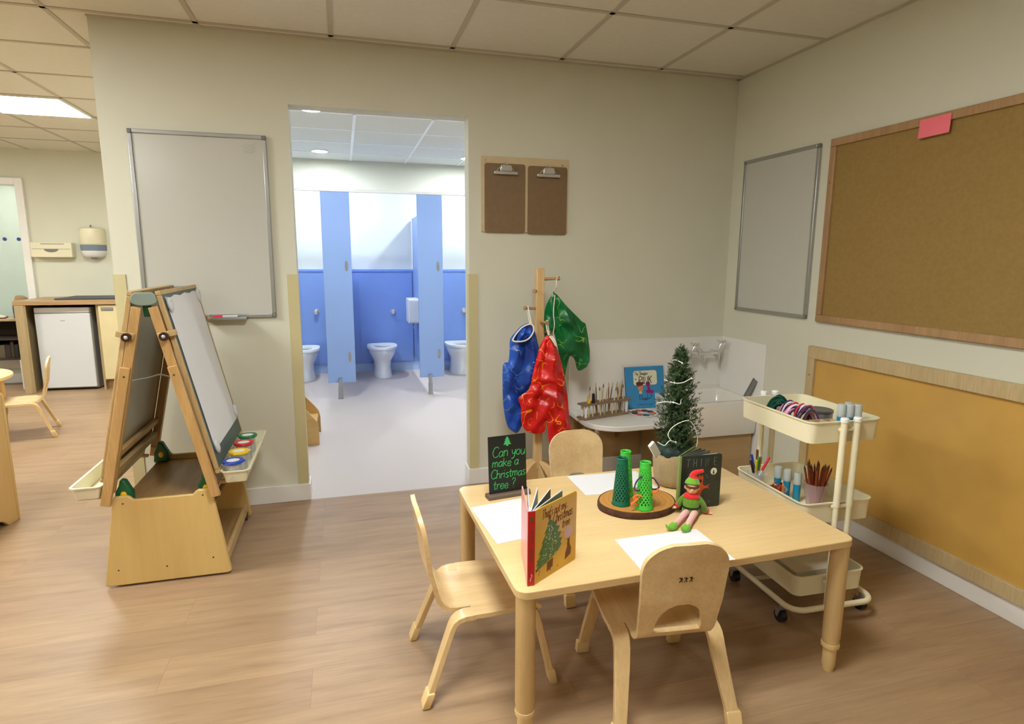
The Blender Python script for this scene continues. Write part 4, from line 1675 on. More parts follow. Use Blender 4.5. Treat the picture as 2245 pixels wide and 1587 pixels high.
b.loft([ringe(.001, .024, .02), ringe(.006, .029, .024), ringe(.02, .029, .024), ringe(.03, .0265, .021), ringe(.045, .029, .0225), ringe(.058, .028, .021), ringe(.07, .02, .016, .002), ringe(.077, .011, .011, .002)])
b.done('tunic', M['felt_green'], t, smooth=60)
b = MB()
b.loft([ringe(.0265, .0278, .0222), ringe(.0265, .0292, .0236), ringe(.032, .0286, .023), ringe(.032, .026, .02)])
b.done('belt', M['print_black'], t, smooth=60)
b = MB()
b.loft([ringe(.062, .026, .02), ringe(.066, .029, .0225), ringe(.072, .026, .021), ringe(.08, .016, .014), ringe(.08, .01, .01)])
b.done('collar', M['felt_red'], t, smooth=60)
for sx in (-1, 1):
    b = MB()
    hx, hy, hz = (.052, .02, .008) if sx > 0 else (-.044, .004, .022)
    b.tube(smooth_path([(sx * .02, .002, .066), (sx * .034, 0, .05), (hx * .9, hy * .6, hz + .012), (hx, hy, hz + .006)], 4), [.0085] * 5 + [.0095] * 6 + [.010] * 2, 10)
    arm = b.done('sleeve', M['felt_green'], t)
    b = MB()
    b.tube([(hx - sx * .003, hy * .9, hz + .0085), (hx + sx * .002, hy * 1.05, hz + .0035)], [.0108, .0108], 12)
    b.done('cuff', M['felt_red'], arm)
    b = MB()
    hz2 = max(.0045, hz - .004)
    b.ball((hx + sx * .008, hy * 1.2 - .002, hz2 + .002), (.009, .006, .004), 10, 6)
    for k in range(4):
        q = (hx + sx * .013, hy * 1.2 - .009 + .0032 * k, hz2 + .0015)
        b.tube([q, (q[0] + sx * (.006 - .0008 * abs(k - 1)), q[1] - .002, max(.0022, q[2] - .001))], [.0021, .0016], 6)
    b.tube([(hx + sx * .006, hy * 1.2 - .009, hz2 + .002), (hx + sx * .010, hy * 1.2 - .015, hz2 + .002)], [.0021, .0017], 6)
    b.done('hand', M['skin'], arm)
for k, (x0, x1, y1) in enumerate(((-.013, -.055, -.138), (.013, -.016, -.142))):
    b = MB()
    b.tube(smooth_path([(x0, -.014, .013), ((x0 * .7 + x1 * .3), -.055, .018), (x0 * .25 + x1 * .75, -.1, .0125), (x1, y1 + .006, .012)], 4), [.0115] * 5 + [.0105] * 8, 12)
    lg = b.done('stocking_leg', M['stocking'], t)
    b = MB()
    s_ = -1 if k == 0 else -.7
    b.loft([[(x1 + .009 * math.cos(a), y1 + .008 + .006 * math.sin(a), z) for a in [2 * PI * i / 12 for i in range(12)]] for z in (.022,)] +
           [[(x1 + .014 * math.cos(a) + .004 * s_, y1 + .004 + .012 * math.sin(a), z) for a in [2 * PI * i / 12 for i in range(12)]] for z in (.014, .003)] +
           [[(x1 + .011 * math.cos(a) + .004 * s_, y1 + .004 + .009 * math.sin(a), z) for a in [2 * PI * i / 12 for i in range(12)]] for z in (.0008,)])
    b.tube(smooth_path([(x1, y1, .008), (x1 + s_ * .012, y1 - .010, .008), (x1 + s_ * .023, y1 - .016, .016), (x1 + s_ * .027, y1 - .017, .025)], 4), [.0075] * 4 + [.006] * 3 + [.005, .004, .003, .0025, .0018, .001], 10)
    b.done('shoe', M['felt_bright'], lg, smooth=60)
b = MB()
b.ball((0, -.001, .097), (.0205, .0195, .0215), 18, 12)
b.ball((0, -.020, .096), (.006, .006, .006), 10, 7)
b.tube([(-.007, -.0185, .0865), (0, -.0192, .0852), (.007, -.0185, .0865)], .0012, 6)
for sx in (-1, 1):
    b.ball((sx * .0215, 0, .097), (.004, .003, .007), 8, 6)
hd = b.done('head', M['skin'], t, smooth=60)
for sx in (-1, 1):
    b = MB()
    b.ball((sx * .0075, -.0187, .0985), (.0018, .0012, .0018), 8, 6)
    b.done('eye', M['print_black'], hd)
b = MB()
b.ball((0, .0045, .1), (.0212, .0185, .0215), 14, 9)
b.tube(smooth_path([(-.0195, -.008, .104), (-.013, -.0185, .1045), (0, -.0215, .1035), (.013, -.0185, .1045), (.0195, -.008, .104)], 4), .0042, 8)
b.done('hair', M['hair'], t, smooth=60)
b = MB()
b.M = Matrix.Translation((0, .003, .1085)) @ Matrix.Rotation(R(-14), 4, 'X')
b.loft([ringe(.0, .0235, .023), ringe(.002, .025, .0243), ringe(.011, .022, .021), ringe(.022, .015, .0145, .001, .002), ringe(.03, .0105, .010, .001, .004), ringe(.0305, .002, .002, .001, .005)])
hat = b.done('hat', M['felt_bright'], t, smooth=50)
b = MB()
b.tube(smooth_path([(.003, .008, .130), (.004, .007, .142), (.012, .002, .152), (.024, .002, .156), (.034, .002, .160)], 4), [.0155, .015, .014, .013, .0115, .0105, .0095, .0088, .008, .0076, .0072, .0068, .0066, .0062, .006, .0056, .005], 12)
b.done('hat_tip', M['felt_red'], hat, smooth=60)
b = MB()
for z in (.04, .05, .058):
    b.ball((0, -.0225, z), (.0018, .001, .0018), 8, 5)
b.done('button', M['felt_bright'], t)

# ------------------------------------------------------------------ easel
def open_tray(b, x0, x1, y0, y1, z0, z1, r, taper, th, lip, mi=0, n=5):
    """open box with rounded corners, wall thickness th, rim lip"""
    def ring(g, z):
        rr = max(r + g, .002)
        return [(p[0], p[1], z) for p in rrect(x0 - g, x1 + g, y0 - g, y1 + g, rr, n)]
    rings = [ring(-taper, z0), ring(0, z1 - .004), ring(lip, z1 - .004), ring(lip, z1), ring(-th, z1), ring(-taper - th, z0 + th)]
    b.loft(rings, mi)


t = thing('art_easel', 'double-sided wooden art easel with paper clipped on its right board', 'easel', (-3.09, -.46, 0))
eo = t
trap = [(-.238, .014), (-.225, .008), (.215, .008), (.232, .014), (.181, .372), (.176, .384), (.130, .386), (.118, .38), (.108, .368), (-.108, .368), (-.118, .38), (-.130, .386), (-.176, .384), (-.181, .374)]
for y0 in (-.302, .284):
    b = MB()
    b.prism(trap, 'xz', y0, y0 + .018)
    o = b.done('end_panel', M['easel'], t, bevel=.004)
    if y0 < 0:
        for x, z in ((-.145, .355), (.145, .362), (-.185, .075), (-.01, .07), (.165, .085)):
            b = MB()
            b.cyl((x, y0 - .0001, z), (x, y0 - .001, z), .0035, n=10)
            b.done('screw', M['rubberfoot'], o)
b = MB()
b.box(-.172, .172, -.284, .284, .325, .343)
b.done('top_shelf', M['easel_shelf'], t, bevel=.002)
b = MB()
b.box(-.225, .215, -.284, .284, .045, .060)
b.done('bottom_shelf', M['easel_shelf'], t, bevel=.002)
b = MB()
b.box(.0, .125, -.284, .284, .195, .21)
b.done('middle_shelf', M['easel_shelf'], t, bevel=.002)
for x0 in (.2, -.218):
    b = MB()
    b.box(x0, x0 + .016, -.284, .284, .035, .082)
    b.done('shelf_lip', M['easel_frame'], t, bevel=.002)
for x, y in ((.19, -.26), (.19, .26), (-.19, -.26), (-.19, .26)):
    b = MB()
    b.cyl((x - .012, y, .022), (x + .026, y, .022), .022, n=18)
    b.box(x - .01, x + .02, y - .012, y + .012, .03, .0445)
    b.done('castor', M['rubberfoot'], t)
SL = .85
for side in (1, -1):
    foot = Vector((.214 * side, 0, .362))
    top = Vector((.036 * side, 0, 1.19))
    d = (top - foot).normalized()
    X = Vector((0, side, 0))
    nn = X.cross(d)
    F = Matrix((X, d, nn)).transposed().to_4x4()
    F.translation = foot
    for ye in (-1, 1):
        s = side * ye                      # sign of the frame's own x axis for this end
        xa, xb = sorted((s * .286, s * .308))
        b = MB(F)
        b.box(xa, xb, .05, SL - .055, -.036, -.002)
        b.done('post', M['easel_bar'], t, bevel=.002)
        xa, xb = sorted((s * .3085, s * .328))
        b = MB(F)
        b.box(xa, xb, 0.0, .56, -.034, .002)
        o = b.done('lower_post', M['easel_bar'], t, bevel=.003)
        b = MB(F)
        b.cyl((s * .3281, .525, -.018), (s * .3295, .525, -.018), .004, n=10)
        b.done('screw', M['rubberfoot'], o)
        # clamp
        b = MB(F)
        xa, xb = sorted((s * .3085, s * .322))
        b.box(xa, xb, .672, .694, -.03, .032)
        xa, xb = sorted((s * .290, s * .3085))
        b.box(xa, xb, .672, .694, .0225, .032)
        o = b.done('clamp_block', M['easel_frame'], t, bevel=.002)
        b = MB(F)
        b.cyl((s * .3221, .678, -.008), (s * .337, .678, -.008), .0165, n=20)
        o2 = b.done('knob', plain('brown_black_knob', (48, 26, 20), .35), t)
        b = MB(F)
        b.ball((s * .337, .678, -.008), (.004, .0075, .0075), 12, 8)
        b.done('knob_centre', M['chrome'], o2)
    # board
    b = MB(F)
    w = .3
    y0, y1 = .085, SL
    for a in ((-w, w, y1 - .018, y1), (-w, w, y0, y0 + .018), (-w, -w + .012, y0 + .018, y1 - .018), (w - .012, w, y0 + .018, y1 - .018)):
        b.box(*a, .002, .021)
    fr_o = b.done('board_frame', M['easel_frame'], t, bevel=.003)
    b = MB(F)
    b.box(-w + .012, w - .012, y0 + .018, y1 - .018, .006, .0195)
    b.done('board', M['slate'] if side > 0 else M['smoke'], fr_o, smooth=0)
    b = MB(F)
    b.box(-.285, .285, .10, .135, -.024, -.002)
    b.done('rail', M['easel_frame'], t, bevel=.002)
    if side < 0:
        b = MB(F)
        b.box(-.285, .285, .175, .20, -.02, -.002)
        b.done('rail', M['easel_bar'], t, bevel=.002)
    # tray of this side
    b = MB()
    xa, xb = ((.222, .325) if side > 0 else (-.318, -.212))
    zt = .458 if side > 0 else .438
    open_tray(b, xa, xb, -.312, .29, zt - .052, zt, .02, .012, .003, .006)
    b.done('paint_tray', M['cream_pl'], t)
    b = MB()
    xs_ = sorted((side * .205, side * .31))
    for yy in (-.27, .25):
        b.box(xs_[0], xs_[1], yy, yy + .02, zt - .066, zt - .0525)
    b.done('tray_bracket', M['easel_bar'], t, bevel=.002)
    for yy in (-.262, .262):
        b = MB()
        cx_ = .150 * side
        b.prism([(cx_ - .032, .344), (cx_ + .034, .344), (cx_ + .036, .39), (cx_ + .026 * 1, .41), (cx_ + .012, .442), (cx_ - .006, .446), (cx_ - .012, .42), (cx_ - .026, .395)], 'xz', yy - .018, yy + .018)
        o = b.done('foot_bracket', M['green_pl'], t, bevel=.006)
        b = MB()
        b.ball((cx_ + .004, yy - .0185, .383), (.012, .004, .015), 14, 8)
        b.done('button', M['yellow_pl'], o)
# end gussets joining the two boards at the top
for ye in (-1, 1):
    b = MB()
    pts = [(-.040, 1.182), (-.047, 1.16)] + [(.046 * math.cos(a), 1.158 + .018 * math.sin(a)) for a in [PI + PI * k / 10 for k in range(1, 10)]] + [(.046, 1.16), (.038, 1.182), (.028, 1.190), (-.03, 1.190)]
    y0, y1 = sorted((ye * .287, ye * .309))
    b.prism(pts, 'xz', y0, y1)
    b.done('gusset', plain('grey_green_gusset', (132, 148, 138), .4), t, bevel=.003)
    b = MB()
    b.prism([(-.012, 1.095), (.012, 1.095), (.014, 1.139), (-.014, 1.139)], 'xz', *sorted((ye * .26, ye * .28)))
    b.done('hinge', M['green_pl'], t, bevel=.003)
b = MB()
b.tube(smooth_path([(-.105, -.18, .83), (-.04, -.19, .842), (.0, -.19, .852), (.03, -.2, .846), (.095, -.21, .832)], 5), .006, 8, flat=.5)
b.done('spreader_strap', plain('clear_strap', (214, 222, 206), .2, alpha=.7), t)
# paper sheet and clips on the right board
foot = Vector((.214, 0, .362))
d = (Vector((.036, 0, 1.19)) - foot).normalized()
X = Vector((0, 1, 0))
F = Matrix((X, d, X.cross(d))).transposed().to_4x4()
F.translation = foot
FW = Matrix.Translation((-3.09, -.46, 0)) @ F
b = MB(FW)
rows = []
for i in range(13):
    v = .82 - (.82 - .175) * i / 12
    rows.append([(u, v + (.004 * math.sin(u * 40) if i == 0 else 0), .0205 + .004 * max(0, math.sin((u + .3) * 5.2)) * (0.3 + .7 * abs(math.sin(i * .5))) + .0005) for u in [-.262 + .53 * k / 12 for k in range(13)]])
b.sheet(rows, .0006)
tag(b.done('sheet_of_paper', M['paper'], smooth=60), 'large white sheet of paper clipped to the right board of the easel', 'paper')
for u, v in ((-.250, .79), (.255, .80), (-.245, .185), (.262, .215)):
    b = MB(F)
    b.ball((u, v, .0275), (.021, .031, .0105), 18, 10)
    b.tube([(u - .012, v + .012, .034), (u, v + .018, .037), (u + .012, v + .012, .034)], .003, 6)
    b.done('paper_clip', M['clip_white'], eo)

for k, (nm, x, y, lab) in enumerate((('ring_blue', -2.826, -.735, 'clear paint pot with blue ringed lid, nearest on the easel tray'), ('ring_yellow', -2.824, -.605, 'clear paint pot with yellow ringed lid on the easel tray'),
                                     ('ring_red', -2.823, -.475, 'clear paint pot with red ringed lid on the easel tray'), ('ring_green', -2.823, -.355, 'clear paint pot with green ringed lid, farthest on the easel tray'))):
    t = thing('paint_pot', lab, 'paint pot', (x, y, .4092), .3 * k, None)
    b = MB()
    b.lathe([(.028, 0), (.031, .004), (.035, .072), (.033, .072), (.029, .006), (.0005, .005)], n=24)
    b.done('cup', M['clear'], t)
    b = MB()
    b.lathe([(.0275, .079), (.026, .084), (.041, .083), (.043, .078), (.041, .073), (.0275, .0735), (.0275, .079)], n=28, caps=False)
    for a in (0, 2.1, 4.2):
        b.ball((.04 * math.cos(a), .04 * math.sin(a), .078), (.009, .009, .005), 10, 6)
    b.done('lid_ring', M[nm], t)
    b = MB()
    b.lathe([(.0272, .0735), (.0272, .082), (.02, .0825), (.001, .0815)], n=24)
    b.done('lid_centre', M['white_pl'], t)

# ------------------------------------------------------------------ coat stand and painting smocks
SX, SY = -1.338, -.26
t = thing('coat_stand', 'small pale wooden coat stand holding three painting smocks', 'coat stand', (SX, SY, 0))
b = MB()
b.box(-.022, .022, -.022, .022, .16, 1.277)
b.done('post', M['post'], t, bevel=.003)
for a in (38, -52):
    b = MB(Matrix.Rotation(R(a), 4, 'Z'))
    pts = [(.19 * math.cos(q), .012 + .195 * math.sin(q)) for q in [PI * k / 24 for k in range(25)]] + [(-.19, 0), (-.15, 0), (-.13, .02), (.13, .02), (.15, 0), (.19, 0)]
    if a > 0:
        b.prism(pts, 'xz', -.011, .011)
    else:
        for half in (1, -1):
            hp = [(half * (x), z) for x, z in pts if x > .0112]
            hp = [(half * .0112, .207)] + sorted([p for p in hp if p[1] > .011], key=lambda p: -p[1]) + [(half * .19, 0), (half * .15, 0), (half * .13, .02), (half * .0112, .02)]
            b.prism(hp, 'xz', -.011, .011)
    b.done('foot_arch', M['post'], t, bevel=.003)
PEGS = [((.018, -.004, 1.218), (.105, -.03, 1.224)), ((-.018, -.004, 1.155), (-.05, -.06, 1.158)), ((-.018, -.004, 1.062), (-.092, -.022, 1.066)), ((.004, -.018, .99), (.012, -.105, .994)), ((.018, 0, .93), (.07, .02, .934))]
for a, c in PEGS:
    b = MB()
    a, c = Vector(a), Vector(c)
    b.tube([a, a + (c - a) * .2, a + (c - a) * .8, a + (c - a) * .9, c], [.009, .0075, .0075, .0115, .0095], 14)
    b.done('peg', M['peg'], t)

BLUE = [(-1.515, .908), (-1.489, .939), (-1.462, .968), (-1.429, .986), (-1.408, .986), (-1.39, .963), (-1.374, .93), (-1.362, .883), (-1.352, .83), (-1.375, .712), (-1.402, .646), (-1.42, .607), (-1.43, .575), (-1.435, .479), (-1.448, .425), (-1.472, .389), (-1.496, .397),
        (-1.527, .43), (-1.544, .499), (-1.554, .587), (-1.555, .766), (-1.525, .784), (-1.518, .849)]
RED = [(-1.329, .923), (-1.309, .929), (-1.284, .889), (-1.259, .836), (-1.23, .743), (-1.214, .669), (-1.199, .58), (-1.189, .485), (-1.169, .38), (-1.194, .375), (-1.235, .323), (-1.277, .298), (-1.302, .328), (-1.316, .432), (-1.322, .455), (-1.331, .399), (-1.383, .389),
       (-1.438, .413), (-1.462, .462), (-1.466, .543), (-1.479, .596), (-1.42, .639), (-1.401, .724), (-1.375, .827), (-1.356, .885)]
GREEN = [(-1.253, 1.139), (-1.236, 1.142), (-1.164, 1.065), (-1.076, .982), (-1.049, .951), (-1.022, .754), (-1.09, .701), (-1.114, .765), (-1.143, .787), (-1.163, .718), (-1.177, .657), (-1.2, .761), (-1.232, .898), (-1.253, .926), (-1.295, .9), (-1.297, 1.047)]


def smock(outline, y, th, mat, label, seed, wr=.012):
    cx = sum(p[0] for p in outline) / len(outline)
    zt = max(p[1] for p in outline)
    t = thing('painting_smock', label, 'smock', (cx, y, zt))
    b = MB()
    pillow(b, [(p[0] - cx, p[1] - zt) for p in outline], th, wr, .009, seed, .6, reach=.03)
    b.done('body', mat, t, smooth=38)
    return t, cx, zt


ts, cx, zt = smock(BLUE, -.314, .044, M['smock_blue'], 'blue painting smock hanging on the left peg of the coat stand', 5, .010)
b = MB()
ring = [(-1.512, -.335, .906), (-1.49, -.346, .899), (-1.455, -.35, .902), (-1.425, -.346, .916), (-1.402, -.336, .945), (-1.396, -.322, .972), (-1.408, -.31, .985), (-1.435, -.305, .978), (-1.462, -.308, .962), (-1.49, -.318, .935)]
loc = [(p[0] - cx, p[1] + .292, p[2] - zt) for p in ring]
b.tube(smooth_path(loc, 4, True), .004, 7, closed=True)
b.done('neck_trim', M['ribbon'], ts)
b = MB()
sm = smooth_path(loc, 4, True)
c = sum((Vector(p) for p in sm), Vector()) / len(sm)
V = [b.v(p) for p in sm]
V2 = [b.v(c + (Vector(p) - c) * .72 + Vector((0, .018, -.02))) for p in sm]
V3 = [b.v(c + (Vector(p) - c) * .3 + Vector((0, .024, -.03))) for p in sm]
for A, B_ in ((V, V2), (V2, V3)):
    for i in range(len(A)):
        b.f([A[i], A[(i + 1) % len(A)], B_[(i + 1) % len(A)], B_[i]])
b.f(V3)
b.done('neck_lining', plain('navy_lining', (18, 36, 110), .45, var=.1), ts, smooth=60)
b = MB()
b.tube(smooth_path([(-1.405 - cx, -.318 + .292, .985 - zt), (-1.411 - cx, -.30 + .292, 1.03 - zt), (-1.414 - cx, -.285 + .292, 1.0655 - zt), (-1.41 - cx, -.262 + .292, 1.074 - zt), (-1.406 - cx, -.258 + .292, 1.03 - zt), (-1.405 - cx, -.29 + .292, .985 - zt)], 4), .0032, 6)
b.done('hanging_loop', M['ribbon'], ts)

ts, cx, zt = smock(GREEN, -.232, .036, M['smock_green'], 'green painting smock hanging highest on the right peg of the coat stand', 9, .009)
b = MB()
b.tube(smooth_path([(-1.245 - cx, -.02, .0), (-1.252 - cx, -.05, .04), (-1.250 - cx, -.058, .083), (-1.243 - cx, -.05, .0905), (-1.242 - cx, -.04, .04), (-1.243 - cx, -.01, .0)], 4), .0032, 6)
b.tube(smooth_path([(-1.25 - cx, -.03, -.01), (-1.262 - cx, -.045, -.1), (-1.257 - cx, -.05, -.17), (-1.262 - cx, -.05, -.22), (-1.24 - cx, -.05, -.29), (-1.228 - cx, -.05, -.37)], 4), .0026, 6)
b.done('hanging_loop', M['ribbon'], ts)

ts, cx, zt = smock(RED, -.356, .046, M['smock_red'], 'red painting smock hanging at the front of the coat stand', 21, .011)
b = MB()
b.tube(smooth_path([(-1.318 - cx, -.01, -.002), (-1.326 - cx, -.002, .03), (-1.33 - cx, .0, .066), (-1.322 - cx, .0, .0755), (-1.318 - cx, .0, .04), (-1.314 - cx, -.008, .0)], 4), .0032, 6)
b.tube(smooth_path([(-1.318 - cx, -.025, -.004), (-1.30 - cx, -.035, -.03), (-1.285 - cx, -.035, -.055), (-1.291 - cx, -.032, -.03), (-1.306 - cx, -.02, -.004)], 4), .005, 6)
b.done('hanging_loop', M['ribbon'], ts)

# ------------------------------------------------------------------ sink, shelf and what stands on it
t = thing('wall_sink', 'deep white ceramic trough sink in the corner', 'sink', (-.275, -.21, .30))
b = MB()
n = 5


def rr_(x0, x1, y0, y1, r, z):
    return [(p[0], p[1], z) for p in rrect(x0, x1, y0, y1, r, n)]


b.loft([rr_(-.225, .262, -.185, .195, .012, .002), rr_(-.228, .265, -.19, .2, .012, .02), rr_(-.23, .267, -.192, .2, .012, .195), rr_(-.228, .265, -.188, .199, .014, .205), rr_(-.2, .24, -.155, .165, .03, .205),
        rr_(-.192, .232, -.147, .158, .035, .195), rr_(-.18, .22, -.135, .145, .04, .04), rr_(-.16, .2, -.115, .125, .04, .032)])
b.done('basin', M['sinkc'], t, smooth=50)
b = MB()
b.box(-.225, .262, .2, .2035, .205, .225)
b.done('back_lip', M['sinkc'], t)
b = MB()
b.box(-.56, -.016, -.372, -.355, 0, .2995)
b.box(-.56, -.543, -.355, -.02, 0, .2995)
tag(b.done('sink_cabinet', M['panel_ply'], smooth=0, bevel=.002), 'plain wooden panel boxing in the space under the white sink', 'panel')

b = MB()
b.box(-1.05, -.562, -.0066, -.0006, .097, .398)
tag(b.done('under_shelf_panel', M['panel_ply'], smooth=0), 'brown wooden panel on the wall below the white shelf', 'panel')

t = thing('wall_taps', 'chrome wall-mounted bridge taps above the sink', 'taps', (-.19, -.008, .765))
b = MB()
b.tube([(-.085, -.075, -.028), (.105, -.075, -.016)], .013, 14)
b.cyl((0, 0, .01), (0, -.075, -.02), .012, n=12)
b.lathe([(.032, 0), (.03, .012), (.012, .014)], n=20) if False else None
b.done('bridge', M['chrome'], t)
for x, z in ((-.085, -.028), (.105, -.016)):
    b = MB()
    b.cyl((x, -.002, z), (x, -.075, z), .012, n=12)
    b.tube([(x, -.075, z - .055), (x, -.075, z - .045), (x, -.075, z), (x + .012, -.085, z + .05), (x + .014, -.088, z + .06)], [.008, .012, .014, .012, .008], 14)
    o = b.done('valve', M['chrome'], t)
    b = MB()
    c0 = Vector((x + .015, -.089, z + .068))
    b.ball(c0, .011, 12, 8)
    for a in range(4):
        q = R(20 + 90 * a)
        b.tube([c0, c0 + Vector((.032 * math.cos(q), .0, 0)) + Vector((0, .032 * math.sin(q), .004))], [.006, .0075], 10)
    b.done('cross_handle', M['chrome'], o)
b = MB()
b.tube(smooth_path([(-.04, -.078, -.025), (-.075, -.11, -.012), (-.12, -.13, .0), (-.15, -.135, .012), (-.165, -.138, .008), (-.168, -.138, -.02)], 4), .009, 12)
b.tube([(0, -.075, -.03), (0, -.078, -.055), (0, -.078, -.068)], [.013, .015, .009], 12)
b.done('spout', M['chrome'], t)

b = MB(Matrix.Translation((-.022, -.29, .5055)) @ Matrix.Rotation(R(9), 4, 'Y') @ Matrix.Rotation(R(24), 4, 'X'))
b.box(-.0045, .0045, -.036, .004, 0, .135)
b.box(-.0075, -.0045, -.038, -.030, 0, .135)
b.box(-.0075, -.0045, -.002, .006, 0, .135)
tag(b.done('plastic_strip', M['grey_pl'], bevel=.001), 'grey plastic strip leaning on the wall at the right end of the sink', 'plastic strip')

SZ = .415
t = thing('wall_shelf', 'white shelf with rounded corner beside the sink', 'shelf', (-.78, 0, 0))
b = MB()
pts = [(.275, -.009), (.275, -.425), (-.09, -.435)]
for k in range(9):
    a = R(268 - 88 * k / 8)
    pts.append((-.10 + .185 * math.cos(a), -.25 + .185 * math.sin(a)))
pts += [(-.276, -.009)]
b.prism(pts, 'xy', SZ - .03, SZ)
b.done('top', plain('white_laminate', (228, 226, 222), .4, var=.01), t, bevel=.005)
b = MB()
b.cyl((-.215, -.3, 0), (-.215, -.3, SZ - .03), .014)
b.done('leg', M['chrome'], t)
for x in (-.24, .05, .25):
    b = MB()
    b.box(x - .012, x + .012, -.03, -.0085, SZ - .19, SZ - .0305)
    b.box(x - .012, x + .012, -.30, -.03, SZ - .05, SZ - .0305)
    b.prism([(-.03, SZ - .18), (-.03, SZ - .155), (-.20, SZ - .05), (-.23, SZ - .05)], 'yz', x - .01, x + .01)
    b.done('bracket', M['easel_shelf'], t, bevel=.001)

# rack of brushes
ang = math.atan2(.085, .335)
t = thing('brush_rack', 'wooden rack with two rows of holes holding thin paint brushes', 'rack', (-.90, -.187, SZ), ang)
b = MB()
b.box(-.175, .175, -.038, .038, .0005, .012)
b.done('base', M['rack_wood'], t, bevel=.001)
b = MB()
b.box(-.175, .175, -.034, .034, .082, .092)
b.done('top_plank', M['rack_wood'], t, bevel=.001)
for x in (-.15, .15):
    for y in (-.018, .018):
        b = MB()
        b.cyl((x, y, .012), (x, y, .082), .008, n=14)
        b.done('pillar', M['white_pl'], t)
rnd = random.Random(8)
stick_m = [plain('bare_stick', (196, 178, 140), .6), plain('pale_stick', (214, 200, 168), .6), plain('brown_stick', (134, 104, 70), .6)]
k = 0
for i in range(10):
    for y in (-.016, .016):
        x = -.128 + .0285 * i
        px = -.90 + x * math.cos(ang) - y * math.sin(ang)
        py = -.187 + x * math.sin(ang) + y * math.cos(ang)
        lean = (rnd.uniform(-.025, .025), rnd.uniform(-.02, .02))
        Ls = rnd.uniform(.15, .195)
        if y < 0 and i in (0, 1):
            t2 = thing('paint_stick', ('yellow' if i == 0 else 'black') + ' handled stick at the left end of the brush rack', 'brush', (px, py, SZ + .0125))
            b = MB()
            b.tube([(0, 0, 0), (0, 0, .08)], .004, 8)
            b.done('stick', stick_m[1], t2)
            b = MB()
            b.tube([(0, 0, .0925 - .012), (0, 0, .135 if i else .11)], .0085, 12)
            b.done('handle', M['ring_yellow'] if i == 0 else M['print_black'], t2)
            continue
        t2 = thing('paint_brush', 'thin paint brush standing bristles up in the wooden rack', 'brush', (px, py, SZ + .0125), 0, 'thin brushes in the wooden rack')
        b = MB()
        e = Vector((lean[0], lean[1], Ls))
        b.tube([(0, 0, 0), e * .7, e * .86], [.0034, .0042, .003], 8)
        b.done('handle', stick_m[k % 3], t2)
        b = MB()
        b.tube([e * .86, e * .93, e], [.0036, .0045, .0012], 8)
        b.done('bristles', stick_m[(k + 1) % 3], t2)
        k += 1

# blue picture book leaning on the upstand
lean = math.atan2(.05, .25)
t = thing('picture_book', 'blue picture book leaning on the wall above the white shelf', 'book', (-.568, -.076, SZ + .001), R(1))
L = Matrix.Rotation(-lean, 4, 'X')
b = MB(L)
b.box(-.132, .132, -.004, 0, 0, .258)
cv = b.done('front_cover', M['book_blue'], t, smooth=0, bevel=.001)
b = MB(L)
b.box(-.128, .13, .0001, .008, .003, .255)
b.done('pages', M['paper'], t, smooth=0)
b = MB(L)
b.box(-.132, .132, .0081, .0115, 0, .258)
b.done('back_cover', M['print_navy'], t, smooth=0)
F = L @ frame((0, -.0041, 0), (1, 0, 0), (0, -1, 0))
b = MB(F)
b.prism(rrect(-.08, .082, .142, .232, .016, 5), 'xy', 0, .0005)
b.done('printed_panel', M['print_white'], cv, smooth=0)
b = MB(F)
write(b, 'My Shadow', -.071, .204, .022, .0016, .05, .86, .1, 5)
write(b, 'is', -.071, .175, .018, .0013, .05, .9)
write(b, 'PINK', -.048, .150, .046, .0027, .12, .95, .06, 9)
b.done('lettering', M['print_black'], cv)
b = MB(F)
b.prism(smooth2 := [(-.066, .158), (-.06, .150), (-.05, .147), (-.03, .148), (-.018, .146), (-.01, .150), (-.012, .158), (-.03, .164), (-.045, .166)], 'xy', .0006, .001)
b.ball((-.04, .15, .0005), (.024, .016, .0007), 14, 6)
b.done('printed_hair', M['print_hair'], cv, smooth=0)
b = MB(F)
b.ball((-.035, .125, .0003), (.018, .021, .0008), 14, 6)
b.done('printed_face', plain('printed_skin', (206, 138, 98), .5), cv)
b = MB(F)
b.prism([(-.044, .106), (-.028, .106), (-.026, .088), (-.046, .088)], 'xy', .0, .0007)
b.done('printed_top', plain('printed_yellow', (222, 196, 120), .5), cv, smooth=0)
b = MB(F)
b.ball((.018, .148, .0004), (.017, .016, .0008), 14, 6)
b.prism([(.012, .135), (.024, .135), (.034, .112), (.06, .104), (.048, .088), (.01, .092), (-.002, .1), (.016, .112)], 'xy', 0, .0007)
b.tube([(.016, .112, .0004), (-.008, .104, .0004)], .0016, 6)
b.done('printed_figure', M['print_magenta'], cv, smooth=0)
b = MB(F)
b.tube([(-.042, .088, .0004), (-.044, .056, .0004), (-.02, .054, .0004), (.01, .05, .0004)], .0022, 6)
b.tube([(-.03, .088, .0004), (-.026, .06, .0004), (.0, .06, .0004), (.02, .058, .0004)], .0022, 6)
b.tube([(.014, .09, .0004), (.008, .062, .0004), (-.01, .048, .0004)], .002, 6)
b.tube([(.036, .09, .0004), (.04, .07, .0004), (.02, .055, .0004)], .002, 6)
for i in range(9):
    b.ball((-.055 + .0125 * i, .022, .0003), (.0045, .003, .0004), 6, 4)
b.done('printed_lines', M['print_navy'], cv)

